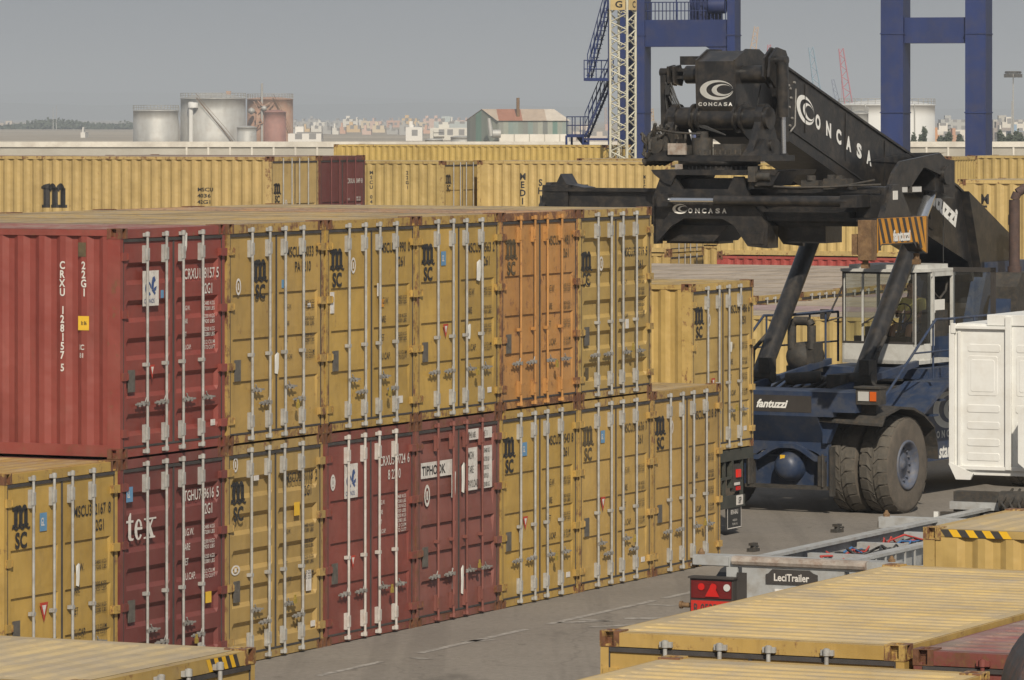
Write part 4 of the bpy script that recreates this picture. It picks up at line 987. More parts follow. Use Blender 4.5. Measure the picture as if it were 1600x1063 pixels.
mb = S(); mb.cyl((-.50, -.92, 5.12), (.30, -.92, 5.12), .045, 14); c_rod = mb.build('piston_rod', 'chrome', sp)
mb = S(); mb.cyl((.30, -.92, 5.12), (2.55, -.92, 5.12), .085, 16); mb.box(-.66, -1.0, 5.02, -.48, -.78, 5.22); mb.box(2.45, -1.0, 5.03, 2.72, -.40, 5.22); mb.build('telescopic_cylinder', 'black_steel', sp)
mb = S(); mb.cyl((.95, -.80, 5.50), (1.2, -.80, 5.50), .07, 12); mb.box(.85, -.9, 5.42, .98, -.8, 5.66); mb.tube([(.9, -.8, 5.36), (1.5, -.6, 5.33), (2.2, -.5, 5.34), (2.8, -.4, 5.45)], .02, 6)
mb.tube([(.9, -.75, 5.33), (1.6, -.55, 5.31), (2.4, -.5, 5.36), (2.9, -.4, 5.38)], .02, 6)
mb.box(1.95, -.45, 5.3, 2.35, -.2, 5.47); mb.box(2.0, -.40, 5.47, 2.1, -.3, 5.53); mb.box(2.15, -.4, 5.47, 2.25, -.3, 5.52); mb.box(1.55, -.4, 5.3, 1.85, -.2, 5.44); mb.cyl((1.7, -.35, 5.44), (1.7, -.35, 5.52), .08, 10)
mb.build('hydraulic_lines', 'dusty_steel', sp)
mb = S(); mb.box(-.8, -.3, 4.42, .1, .3, 4.78); mb.prism([(-.95, 4.46), (.10, 4.46), (.36, 4.72), (-.80, 4.72)], 'y', -.5, .5); mb.box(1.3, -.35, 4.45, 1.95, .35, 4.72); mb.build('lower_box', 'black_steel', sp)
for sx in (1, -1):
    mb = S(); X = lambda a, b: sorted((sx*a, sx*b))
    # end beam: inverted trapezoid cheek with casting blocks at both ends
    mb.prism([(-1.0, 4.86), (1.22, 4.86), (1.22, 4.26), (1.05, 4.30), (.80, 4.44), (-.75, 4.44), (-1.0, 4.30)], 'x', *X(2.80, 3.05))
    eb = mb.build('end_beam', 'black_steel', sp)
    mb = S()
    mb.box(X(2.84, 3.06)[0], -1.24, 4.22, X(2.84, 3.06)[1], -1.0, 4.84); mb.box(X(2.72, 2.86)[0], -1.20, 4.3, X(2.72, 2.86)[1], -1.0, 4.62)
    mb.build('corner_block', 'rusty_orange', eb); mb = S(); mb.box(X(2.78, 3.06)[0], 1.22, 4.27, X(2.78, 3.06)[1], 1.26, 4.86); mb.build('corner_block', 'rusty_orange', eb)
    mb = S()
    for y in (-1.12, 1.12): mb.cyl((sx*2.92, y, 4.27), (sx*2.92, y, 4.17), .05, 10); mb.box(sx*2.92-.06, y-.045, 4.09, sx*2.92+.06, y+.045, 4.17)
    mb.build('twistlock', 'rusty_orange', eb)
    mb = S(); mb.prism([(-.95, 4.86), (1.20, 4.86), (1.20, 4.28), (1.05, 4.32), (.80, 4.46), (-.78, 4.46), (-.95, 4.32)], 'x', *X(3.05, 3.056)); hp = mb.build('hazard_panel', 'orange', eb)
    mb = S(); n = 9
    for i in range(n):     # black diagonals clipped to the panel
        y0 = -1.20+i*.262
        pts = []
        zt, zb = 4.855, 4.32
        for (yy, zz) in ((y0, zt), (y0+.12, zt), (y0+.12+.30, zb), (y0+.30, zb)): pts.append((yy, zz))
        pts = [(min(max(a, -.94), 1.19), b) for a, b in pts]
        lim = lambda yy: 4.47 if -.76 < yy < .78 else 4.36
        q = []
        for a, b in pts:
            if b == zb:
                zz = lim(a); t = (zt-zz)/(zt-zb); a0 = a-.30; q.append((min(max(a0+.30*t, -.94), 1.19), zz))
            else: q.append((a, b))
        if q[1][0]-q[0][0] > .01 or q[2][0]-q[3][0] > .01:
            mb.add([(sx*3.0585, a, b) for a, b in q], [(0, 1, 2, 3)])
    mb.build('hazard_stripe', 'hazard_black', hp)
    if sx == 1:
        mb = S(); put_text(mb, 'fantuzzi', -.28, 4.50, .17, lambda x, z: (3.062, x, z), 1.05, .06, 0.0); mb.build('lettering', 'emblem_white', hp)
    mb = S(); mb.prism([(-.15, 5.38), (.15, 5.38), (.70, 4.86), (-.55, 4.86)], 'x', *X(2.90, 3.0)); mb.box(X(2.5, 2.95)[0], -.4, 4.86, X(2.5, 2.95)[1], .4, 5.34)
    if sx == -1: mb.prism([(-3.0, 5.0), (-2.5, 5.0), (-2.3, 5.30), (-2.62, 5.36), (-2.72, 5.52), (-2.80, 5.36)], 'y', -.2, .25)
    gs = mb.build('gusset', 'black_steel', eb)
    if sx == 1: mb = S(); mb.box(3.0, -.14, 5.14, 3.008, .06, 5.28); mb.build('paper_tag', 'paper', gs)
# ---- cab: x -.62..+.68, y 3.2..4.75, z 2.22..3.85
CX0, CX1, CY0, CY1, CZ0, CZ1 = -.68, .78, 3.2, 4.60, 2.24, 3.80
mb = S()
mb.box(CX0, CY0, CZ0, CX1, CY1, CZ0+.06)
mb.prism([(CX0, CY0), (.68, CY0), (CX1, CY0+.42), (CX1, CY0+.46), (.66, CY0+.04), (CX0, CY0+.04)], 'z', CZ0, CZ0+.34)
mb.box(CX0, CY0, CZ0, CX0+.04, CY1, CZ0+.34)
mb.prism([(CX0-.02, CY0-.03), (.70, CY0-.03), (CX1+.02, CY0+.40), (CX1+.02, CY1), (CX0-.02, CY1)], 'z', CZ1, CZ1+.05)
mb.prism([(CX0+.08, CY0+.1), (.6, CY0+.1), (CX1-.08, CY0+.5), (CX1-.08, CY1-.1), (CX0+.08, CY1-.1)], 'z', CZ1+.05, CZ1+.12)
for (x, y) in ((CX0, CY0), (.65, CY0), (CX1-.05, CY0+.42), (CX1-.05, CY1-.06), (CX0, CY1-.05)): mb.box(x, y, CZ0+.3, x+.045, y+.045, CZ1+.01)
mb.box(CX0+.36, CY0+.01, CZ0+.34, CX0+.40, CY0+.03, CZ1)
# white door frame
mb.box(CX1-.03, CY0+.50, CZ0+.3, CX1+.015, CY0+.56, CZ1); mb.box(CX1-.03, CY1-.12, CZ0+.3, CX1+.015, CY1-.02, CZ1+.02); mb.box(CX1-.03, CY0+.46, CZ1-.08, CX1+.015, CY1, CZ1+.02)
cb = mb.build('cab', 'cab_white', ST)
mb = S()
for z in (CZ0+.34, CZ1-.035): mb.box(CX0+.01, CY0-.005, z, .68, CY0+.02, z+.035)
for x in (CX0+.0, .66): mb.box(x, CY0-.006, CZ0+.34, x+.025, CY0+.02, CZ1)
mb.build('window_seal', 'hazard_black', cb)
def pane(pts): m_ = S(); m_.add(pts, [tuple(range(len(pts)))]); return m_.build('window_pane', 'glass', cb, recalc=False)
z0, z1 = CZ0+.37, CZ1-.03
pane([(CX0+.03, CY0+.012, z0), (.66, CY0+.012, z0), (.66, CY0+.012, z1), (CX0+.03, CY0+.012, z1)])
pane([(.69, CY0+.03, z0-.05), (CX1-.0, CY0+.43, z0-.05), (CX1-.0, CY0+.43, z1), (.69, CY0+.03, z1)])
pane([(CX0+.01, CY0+.05, z0), (CX0+.01, CY1-.05, z0), (CX0+.01, CY1-.05, z1), (CX0+.01, CY0+.05, z1)])
pane([(CX0+.05, CY1-.03, z0+.3), (CX1-.05, CY1-.03, z0+.3), (CX1-.05, CY1-.03, z1), (CX0+.05, CY1-.03, z1)])
# open door (swung out, seen flat on)
mb = S(); DY = CY1-.1
for a in ((.72, 2.30, 1.58, 2.36), (.72, 3.78, 1.58, 3.86), (.72, 2.3, .79, 3.86), (1.50, 2.3, 1.58, 3.86)): mb.box(a[0], DY, a[1], a[2], DY+.05, a[3])
mb.box(.72, DY, 2.36, 1.58, DY+.03, 2.75)
dr = mb.build('cab_door', 'hazard_black', cb)
mb = S(); mb.quad((.79, DY+.02, 2.75), (1.50, DY+.02, 2.75), (1.50, DY+.02, 3.78), (.79, DY+.02, 3.78)); mb.build('window_pane', 'glass', dr, recalc=False)
# interior
mb = S(); mb.box(.05, CY0+.85, CZ0+.06, .50, CY0+1.15, CZ0+.45); mb.box(.02, CY0+.60, CZ0+.40, .54, CY0+1.08, CZ0+.50); mb.prism([(CY0+1.03, CZ0+.48), (CY0+1.15, CZ0+.48), (CY0+1.23, CZ0+1.1), (CY0+1.14, CZ0+1.1)], 'x', .04, .52)
mb.build('seat', 'dark_plastic', cb)
mb = S(); c = Vector((.26, CY0+.37, CZ0+.84))
ring = [c+Vector((.19*math.cos(a), .07*math.sin(a), .17*math.sin(a))) for a in [2*math.pi*i/16 for i in range(17)]]
mb.tube(ring, .014, 6); mb.tube([c, (c.x, c.y-.2, CZ0+.3)], .03, 8); mb.tube([ring[0], ring[8]], .012, 6); mb.box(-.3, CY0+.1, CZ0+.06, .0, CY0+.5, CZ0+.62); mb.box(-.5, CY0+.08, CZ0+.34, .5, CY0+.22, CZ0+.46)
mb.build('steering_wheel', 'dark_plastic', cb)
mb = S(); mb.box(CX1-.02, CY0+.58, CZ0+.86, CX1+.0, CY0+1.0, CZ0+1.08); mb.build('paper_notice', 'paper', cb)
mb = S(); mb.box(CX1-.25, CY0+.62, CZ0+.45, CX1+.01, CY0+1.1, CZ0+.90); mb.tube([(CX1-.1, CY0+.7, CZ1-.1), (CX1-.1, CY0+.75, CZ1-.35), (CX1-.1, CY0+1.0, CZ1-.48), (CX1-.1, CY0+1.25, CZ1-.35), (CX1-.1, CY0+1.35, CZ1-.1)], .02, 8)
mb.build('console', 'dusty_steel', cb)
mb = S(); mb.tube([(.66, CY1-.2, CZ1), (.66, CY1-.2, CZ1+.95)], .008, 6); mb.cyl((.66, CY1-.2, CZ1), (.66, CY1-.2, CZ1+.12), .03, 8, .01); mb.build('antenna', 'hose', cb)
mb = S(); mb.tube([(CX0-.25, CY0-.1, 2.95), (CX0+.02, CY0+.05, 3.62)], .018, 6); mb.tube([(CX0-.25, CY0-.1, 2.95), (CX0+.02, CY0, 3.02)], .015, 6); mb.tube([(-.3, CY0-.03, 2.9), (.05, CY0-.03, 3.1)], .012, 6); mb.box(CX0-.35, CY0-.15, 2.98, CX0-.2, CY0-.1, 3.15); mb.build('mirror_arm', 'hazard_black', cb)
# handrails
for sx, x in ((1, 1.75), (-1, -1.45)):
    mb = S(); mb.tube([(x, -.35, 1.80), (x, 1.76, 3.08), (x-.1*sx, 2.6, 3.06), (x-.15*sx, 4.3, 3.06), (x-.15*sx, 4.3, 2.2)], .022, 8)
    mb.tube([(x, 1.74, 2.55), (x-.15*sx, 4.3, 2.55)], .016, 8)
    for y in (1.76, 2.6, 3.4): mb.tube([(x-.05*sx, y, 3.06), (x-.05*sx, y, 2.1)], .018, 8)
    mb.tube([(x, .9, 2.55), (x, 1.74, 2.55)], .016, 6)
    mb.build('handrail', 'blue_steel', ST)
mb = S(); mb.tube([(-.85, 2.9, 3.1), (-.85, 2.9, 2.2)], .02, 8); mb.tube([(-1.45, 2.6, 3.06), (-.7, 2.9, 3.14)], .02, 8)
mb.build('handrail', 'blue_steel', ST)
mb = S()
for sx in (1, -1): mb.prism([(.9, 1.5), (2.0, 2.02), (4.6, 2.02), (4.6, 1.94), (2.0, 1.94), (.9, 1.44)], 'x', *sorted((sx*1.06, sx*1.85)))
for i in range(4): mb.box(1.3, 1.0+.28*i, 1.0+.24*i, 1.8, 1.2+.28*i, 1.03+.24*i)
mb.build('walkway', 'blue_steel', ST)
# air tank and intake at the left of the cab
mb = S(); mb.lathe([(.001, -.36), (.10, -.35), (.22, -.28), (.25, -.18), (.25, .25), (.2, .33), (.001, .36)], (-1.12, 2.65, 2.36), 'y', 24)
mb.tube([(-1.24, 2.4, 2.5), (-1.24, 2.4, 2.90), (-1.19, 2.4, 2.97), (-.92, 2.4, 2.97), (-.87, 2.4, 2.90), (-.87, 2.4, 2.5)], .075, 12)
mb.box(-.94, 2.35, 2.1, -.80, 2.7, 2.6); mb.box(-1.4, 2.5, 2.08, -1.3, 2.6, 2.2); mb.build('air_tank', 'dusty_steel', ST)
# exhaust
mb = S(); mb.cyl((1.3, 5.95, 3.8), (1.3, 5.95, 5.0), .095, 18); mb.tube([(1.3, 5.95, 5.0), (1.34, 5.98, 5.12), (1.5, 6.1, 5.24), (1.72, 6.25, 5.3)], .08, 12); mb.cyl((1.3, 5.95, 3.72), (1.3, 5.95, 3.84), .12, 18)
mb.build('exhaust_pipe', 'rust_pipe', ST)
mb = S(); mb.prism([(5.4, 2.1), (6.6, 2.1), (6.6, 3.74), (5.72, 3.74), (5.50, 3.5)], 'x', 1.05, 1.55); mb.build('silencer_housing', 'dusty_steel', ST)
mb = S(); mb.prism([(4.9, 2.1), (5.35, 2.1), (5.35, 3.3)], 'x', 1.1, 1.5); mb.build('engine_cover', 'blue_steel', ST)

# ------------------------------------------------------------------ person in the cab: one skinned body, clothes as children
def skin_body(name, nodes, edges, mat, parent=None, root=0, sub=2):
    me = bpy.data.meshes.new(name); me.from_pydata([n[:3] for n in nodes], edges, []); o = bpy.data.objects.new(name, me); COL.objects.link(o)
    md = o.modifiers.new('Skin', 'SKIN'); md.use_smooth_shade = True
    for i, nd in enumerate(nodes):
        r = nd[3]; me.skin_vertices[0].data[i].radius = r if isinstance(r, tuple) else (r, r)
        me.skin_vertices[0].data[i].use_root = (i == root)
    s2 = o.modifiers.new('Sub', 'SUBSURF'); s2.levels = sub; s2.render_levels = sub
    dg = bpy.context.evaluated_depsgraph_get(); m2 = bpy.data.meshes.new_from_object(o.evaluated_get(dg)); m2.name = name
    bpy.data.objects.remove(o); o2 = bpy.data.objects.new(name, m2); COL.objects.link(o2); o2.parent = parent
    m2.materials.clear(); m2.materials.append(M[mat]); m2.polygons.foreach_set('use_smooth', [True]*len(m2.polygons)); return o2
def driver():
    # y backwards; hip at origin of the seat
    hx, hy, hz = .27, 4.0, CZ0+.60
    nodes = [(hx, hy, hz, .13), (hx, hy+.02, hz+.18, .125), (hx, hy+.03, hz+.36, .14), (hx, hy+.03, hz+.46, .11), (hx, hy+.01, hz+.53, .050), (hx-.01, hy-.01, hz+.60, .068), (hx-.015, hy-.02, hz+.68, .088), (hx-.015, hy-.01, hz+.755, .070)]
    edges = [(i, i+1) for i in range(7)]
    head_i = 6
    nodes += [(hx-.03, hy-.115, hz+.665, .016), ]; edges.append((6, 8))            # nose
    for sx in (1, -1):
        b = len(nodes); nodes.append((hx-.015+sx*.095, hy-.0, hz+.67, .018)); edges.append((6, b))   # ears
    for sx in (1, -1):
        b = len(nodes)
        nodes += [(hx+sx*.17, hy+.03, hz+.44, .062), (hx+sx*.22, hy-.08, hz+.25, .045), (hx+sx*.20, hy-.20, hz+.18, .036), (hx+sx*.13, hy-.36, hz+.26, .026), (hx+sx*.12, hy-.42, hz+.275, .030)]
        edges += [(3, b), (b, b+1), (b+1, b+2), (b+2, b+3), (b+3, b+4)]
        p = b+4
        for k, (dx, ln) in enumerate(((-.030, .070), (-.010, .080), (.010, .076), (.028, .060))):     # fingers closing on the rim
            q = len(nodes); nodes += [(nodes[p][0]+dx, nodes[p][1]-.035, nodes[p][2]+.010, .0095), (nodes[p][0]+dx, nodes[p][1]-.035-ln*.5, nodes[p][2]-.004, .009), (nodes[p][0]+dx, nodes[p][1]-.030-ln*.5, nodes[p][2]-.034, .008)]
            edges += [(p, q), (q, q+1), (q+1, q+2)]
        q = len(nodes); nodes += [(nodes[p][0]-sx*.035, nodes[p][1]-.0, nodes[p][2]-.005, .011), (nodes[p][0]-sx*.05, nodes[p][1]-.04, nodes[p][2]-.015, .009)]; edges += [(p, q), (q, q+1)]
    for sx in (1, -1):
        b = len(nodes)
        nodes += [(hx+sx*.10, hy-.08, hz-.02, .088), (hx+sx*.15, hy-.46, hz+.02, .060), (hx+sx*.15, hy-.52, hz-.14, .054), (hx+sx*.15, hy-.56, hz-.42, .036), (hx+sx*.15, hy-.60, hz-.48, .036), (hx+sx*.15, hy-.72, hz-.51, .028)]
        edges += [(0, b)]+[(b+i, b+i+1) for i in range(5)]
    bd = skin_body('person', nodes, edges, 'skin')
    bd.parent = None
    # shirt and shorts as slightly larger shells
    sh = [(hx, hy, hz+.0, .142), (hx, hy+.02, hz+.18, .142), (hx, hy+.03, hz+.36, .155), (hx, hy+.03, hz+.46, .122), (hx, hy+.015, hz+.50, .062)]; e = [(0, 1), (1, 2), (2, 3), (3, 4)]
    for sx in (1, -1):
        b = len(sh); sh += [(hx+sx*.17, hy+.03, hz+.44, .076), (hx+sx*.21, hy-.05, hz+.30, .064), (hx+sx*.215, hy-.09, hz+.25, .058)]; e += [(3, b), (b, b+1), (b+1, b+2)]
    skin_body('shirt', sh, e, 'yellow_shirt', bd)
    st = [(hx, hy, hz-.0, .145), (hx, hy+.01, hz+.08, .14)]; e = [(0, 1)]
    for sx in (1, -1):
        b = len(st); st += [(hx+sx*.10, hy-.08, hz-.02, .102), (hx+sx*.13, hy-.33, hz+.01, .085)]; e += [(0, b), (b, b+1)]
    skin_body('shorts', st, e, 'blue_shorts', bd)
    hr = [(hx-.015, hy+.03, hz+.70, .080), (hx-.015, hy+.01, hz+.765, .072), (hx-.015, hy-.05, hz+.785, .045)]
    skin_body('hair', hr, [(0, 1), (1, 2)], 'hair', bd)
    mb = S()
    for sx in (1, -1): mb.lathe([(.001, -.006), (.009, -.004), (.011, 0)], (hx-.02+sx*.032, hy-.100, hz+.695), 'y', 10)
    mb.box(hx-.045, hy-.112, hz+.618, hx+.005, hy-.085, hz+.626); mb.build('face_features', 'hair', bd)
    # same placement as the machine it sits in
    bd.location = ST.location; bd.rotation_euler = ST.rotation_euler
    tag(bd, 'person in a yellow shirt and blue shorts sitting at the wheel inside the machine cab', 'person')
driver()

# ------------------------------------------------------------------ grey skeletal trailer
TR = empty('skeletal_trailer', (2.10, 56.0, .12), RZF)      # x along rear beam, y forward (E1)
tag(TR, 'empty grey skeletal trailer with cables between its beams and red tail lights', 'trailer')
mb = S()
for x in (.62, 1.72):
    for z0, z1 in ((1.20, 1.235), (.80, .835)): mb.box(x, .1, z0, x+.16, 8.2, z1)
    mb.box(x+.07, .1, .83, x+.09, 8.2, 1.20)
for y in (1.6, 3.2, 4.8, 6.4, 7.7): mb.box(.78, y, 1.02, 1.72, y+.10, 1.17)
for i in range(9): mb.box(1.86, 1.0+i*.32, .84, 1.88, 1.02+i*.32, 1.19); mb.box(.62, 1.0+i*.32, .84, .64, 1.02+i*.32, 1.19)
mb.box(-.02, 6.0, 1.10, 2.48, 6.22, 1.24); mb.box(.2, 8.0, 1.2, 2.3, 9.2, 1.3)
ch2 = mb.build('chassis', 'trailer_grey', TR)
mb = S(); mb.box(0, 0, 1.13, 2.5, .26, 1.25); mb.box(0, -.02, 1.14, .45, -.001, 1.24); rb_ = mb.build('rear_crossbeam', 'trailer_grey', TR)
mb = S(); mb.prism([(-.002, 1.15), (-.045, 1.165), (-.06, 1.20), (-.045, 1.24), (-.002, 1.256), (.08, 1.256), (.08, 1.2505), (-.001, 1.2505)], 'x', .50, 2.15); mb.build('worn_bumper_strip', 'worn_beam', rb_)
mb = S(); mb.box(.62, -.02, .30, 1.88, .03, 1.128); mb.box(.42, -.01, .3, .56, .02, 1.128); mb.box(1.94, -.01, .3, 2.08, .02, 1.128); rp = mb.build('rear_plate', 'trailer_grey', TR)
mb = S(); mb.box(.56, -.035, .3, .68, -.02, 1.07); mb.box(1.80, -.035, .3, 1.92, -.02, 1.07); mb.build('rubber_buffer', 'hazard_black', rp)
mb = S(); mb.prism([(.92, .92), (1.56, .92), (1.56, 1.04), (1.50, 1.06), (1.46, 1.09), (1.0, 1.09), (.95, 1.04), (.92, 1.03)], 'y', -.035, -.022); mp = mb.build('name_plate', 'hazard_black', rp); mp.location.z = .035
mb = S(); put_text(mb, 'LeciTrailer', 1.24, .960, .085, lambda x, z: (x, -.04, z), .86, .035, align='c'); mb.build('lettering', 'white_ink', mp)
mb = S(); mb.box(1.03, -.034, .71, 1.30, -.022, .90); mp = mb.build('sign_plate', 'white_ink', rp)
mb = S(); put_text(mb, 'S.P.', 1.165, .755, .10, lambda x, z: (x, -.04, z), 1.0, .0, align='c'); mb.build('lettering', 'black_ink', mp)
for sx, x in ((0, .02), (1, 1.92)):
    mb = S(); mb.box(x, -.14, .44, x+.54, .0, .90); mb.box(x-.015, -.17, .895, x+.555, .0, .915)
    tl = mb.build('tail_light', 'hazard_black', TR); tl.location.z = .10
    mb = S(); mb.box(x+.02, -.155, .67, x+.52, -.14, .87); mb.build('lens', 'dark_red_lens' if 'dark_red_lens' in M else 'red_lens', tl)
    for k, (a, b, m_) in enumerate(((.10, .20, 'red_lens'), (.24, .36, 'red_lens'), (.42, .52, 'clear_lens' if not sx else 'red_lens'))):
        mb = S(); mb.cyl((x+(a+b)/2, -.16, .80), (x+(a+b)/2, -.168, .80), .042, 12); mb.build('lamp', m_, tl)
    mb = S(); mb.add([(x+.20, -.172, .69), (x+.38, -.172, .69), (x+.29, -.172, .85)], [(0, 1, 2)]); mb.build('reflector', 'red_lens', tl)
    if sx == 0:
        mb = S(); mb.box(x+.02, -.16, .48, x+.54, -.14, .64); np_ = mb.build('number_plate', 'red_plate', tl)
        mb = S(); put_text(mb, 'R 0535 BBJ', x+.28, .50, .11, lambda a, b: (a, -.165, b), .68, .02, align='c'); mb.build('lettering', 'hazard_black', np_)
        mb = S(); mb.cyl((x-.14, -.06, .57), (x, -.06, .57), .03, 10); mb.cyl((x-.16, -.06, .57), (x-.13, -.06, .57), .045, 10); mb.build('side_marker', 'rusty_orange', tl)
mb = S(); prev = None
for x in (.1, 1.88):
    pts = [(.55*math.cos(a)+.75, .55*math.sin(a)+.52) for a in [math.pi*i/10 for i in range(11)]]
    for (y0, z0), (y1, z1) in zip(pts, pts[1:]): mb.add([(x, y0, z0), (x+.5, y0, z0), (x+.5, y1, z1), (x, y1, z1), (x, y0, z0-.02), (x+.5, y0, z0-.02), (x+.5, y1, z1-.02), (x, y1, z1-.02)], [(0, 1, 2, 3), (4, 7, 6, 5), (0, 4, 5, 1), (1, 5, 6, 2), (3, 2, 6, 7), (0, 3, 7, 4)])
mb.build('mudguard', 'dark_plastic', TR)
for y in (.75, 2.1):
    for x in (.05, 2.0):
        mb = S(); mb.lathe([(.26, 0), (.30, 0), (.47, .02), (.50, .06), (.50, .32), (.47, .38), (.28, .40)], (x, y, .38), 'x', 32); wl = mb.build('wheel', 'tyre', TR)
        mb = S(); mb.lathe([(.27, .05), (.22, .10), (.10, .12), (.001, .12)], (x, y, .38), 'x', 20); mb.lathe([(.27, .35), (.22, .30), (.10, .28), (.001, .28)], (x, y, .38), 'x', 20); mb.build('rim', 'trailer_grey', wl)
mb = S(); rnd = random.Random(3)
cols = []
for mat, k0 in (('hose', 0), ('blue_hose', 1), ('red_hose', 2)):
    if mat not in M: M[mat] = simple(mat, {'blue_hose': (.05, .14, .32), 'red_hose': (.40, .05, .04)}[mat], .5)
    mb = S()
    for i in range(6 if k0 == 0 else 3):
        y = .6; pts = []
        x = .85+rnd.random()*.8
        for j in range(26):
            y += .09+rnd.random()*.22; x = min(1.65, max(.84, x+rnd.uniform(-.16, .16))); pts.append((x, y, 1.06+.12*abs(math.sin(j*.9+i))*rnd.random()))
        mb.tube(pts, .013, 5)
    if k0 == 0:
        for c in ((1.3, 2.1), (1.5, 2.7)): mb.tube([(c[0]+.18*math.cos(a), c[1]+.30*math.sin(a), 1.16+.05*math.sin(2*a)) for a in [2*math.pi*i/14 for i in range(12)]], .016, 6)
    mb.build('cable', mat, TR)
mb = S(); mb.box(.78, .3, .86, 1.72, 6.5, .90); mb.build('cable_tray', 'hazard_black', TR)
mb = S()
for (x, y) in ((.05, .12), (2.40, .14), (.05, 6.1), (2.38, 6.12)): mb.cyl((x, y, 1.24), (x, y, 1.28), .045, 8); mb.cyl((x, y, 1.28), (x, y, 1.32), .035, 8, .015); mb.box(x-.1, y-.05, 1.10, x-.05, y+.05, 1.18)
mb.build('twistlock', 'rusty_orange', TR)
mb = S(); mb.box(2.3, .5, .75, 2.44, 2.8, .82); mb.box(1.9, .8, .90, 2.42, 1.2, 1.08); mb.box(2.02, .79, .95, 2.3, .8, 1.04); mb.box(1.9, 2.0, .7, 2.4, 2.9, 1.0); mb.build('storage_box', 'trailer_grey', TR)

# ------------------------------------------------------------------ white truck cab in front of that trailer
q0 = Vector((5.72, 63.3, 0))
TK = empty('truck', (q0.x, q0.y, 0), RZF); tag(TK, 'white truck cab seen from behind at the right edge, its rear wall pressed with panels', 'truck')
CW = 2.42; ZB, ZT = 1.76, 3.74
mb = S(); 
mb.prism([(0.02, ZB+.16), (.10, ZB), (CW-.10, ZB), (CW-.02, ZB+.16), (CW, ZT-.12), (CW-.10, ZT), (.10, ZT), (0, ZT-.12)], 'y', .04, 2.1)
mb.box(.52, .02, ZT-.02, CW, 1.9, ZT+.12)
# raised frame strips, swages and blind windows
def rbox(x0, z0, x1, z1, t): mb.prism([(x0+.02, z0), (x1-.02, z0), (x1, z0+.02), (x1, z1-.02), (x1-.02, z1), (x0+.02, z1), (x0, z1-.02), (x0, z0+.02)], 'y', .04-t*.6, .045)
mb.box(.0, -.0, ZB+.12, .07, .04, ZT-.03); mb.box(.12, .005, ZB+.10, .16, .04, ZT-.1); mb.box(.05, -.005, ZT-.07, .78, .04, ZT-.03); mb.box(.03, -.012, ZT-.13, .09, .04, ZT-.0)
mb.box(.78, -.012, ZB+.08, .86, .04, ZT+.1); mb.box(1.62, -.012, ZB+.08, 1.70, .04, ZT+.1)
for x in (.0, .78, 1.62):
    x0 = x+.24 if x == 0 else x+.13
    rbox(x0+.01, 3.37, x0+.46, 3.47, .012)
    rbox(x0+.01, 2.80, x0+.42, 3.32, .009); rbox(x0+.05, 2.85, x0+.38, 3.27, .017)
    for zb_ in (2.58, 2.36, 2.14, 1.95): rbox(x0+.0, zb_, x0+.45, zb_+.10, .012)
mb.box(.1, .0, ZB+.07, CW-.05, .05, ZB+.12)
tkb = mb.build('cab_body', 'white_cab', TK)
bm_ = tkb.modifiers.new('Bevel', 'BEVEL'); bm_.width = .005; bm_.segments = 2; bm_.limit_method = 'ANGLE'
mb = S(); mb.prism([(.0, ZB+.14), (.10, ZB-.06), (.30, ZB-.06), (.34, ZB+.02), (.02, ZB+.16)], 'y', -.01, .03); mb.build('corner_panel', 'white_cab', TK)
mb = S(); mb.box(.45, .2, .80, .62, 2.4, 1.05); mb.box(1.8, .2, .80, 1.97, 2.4, 1.05); mb.box(.1, -.1, 1.2, 2.2, .1, 1.55); mb.box(.2, -.4, 1.0, .8, .0, 1.3); mb.cyl((.8, -.2, 1.45), (1.5, -.2, 1.45), .14, 14); mb.cyl((1.0, .3, 1.5), (1.6, -.1, 1.5), .1, 12)
for i in range(6): mb.tube([(.9+.1*i, -.05, 1.6), (.9+.12*i, -.5, 1.45), (1.1+.1*i, -.9, 1.42)], .018, 6)
mb.box(.1, -.6, 1.02, .3, -.5, 1.32); mb.build('chassis', 'dusty_steel', TK)
mb = S(); mb.box(.02, -.62, 1.02, .08, -.6, 1.32); mb.build('marker_board', 'white_cab', TK)
for x in (.02, 1.98):
    mb = S(); mb.lathe([(.27, 0), (.30, 0), (.49, .02), (.52, .06), (.52, .30), (.49, .36), (.28, .38)], (x, 1.5, .52), 'x', 32); mb.build('wheel', 'tyre', TK)
    mb = S(); mb.lathe([(.27, 0), (.30, 0), (.49, .02), (.52, .06), (.52, .30), (.49, .36), (.28, .38)], (x, -1.6, .52), 'x', 32); mb.build('wheel', 'tyre', TK)
mb = S(); mb.lathe([(.09, 0), (.09, .04), (.06, .08), (.001, .10)], (.40, .8, ZT-.0), 'z', 16); mb.build('roof_lamp', 'clear_lens', TK)
mb = S(); mb.prism([(1.06, ZB+.2), (1.16, ZB+.12), (1.5, ZB+.12), (1.5, ZB+.98), (1.12, ZB+.92), (1.06, ZB+.84)], 'y', -.30, -.12); mb.build('air_deflector', 'white_cab', TK)

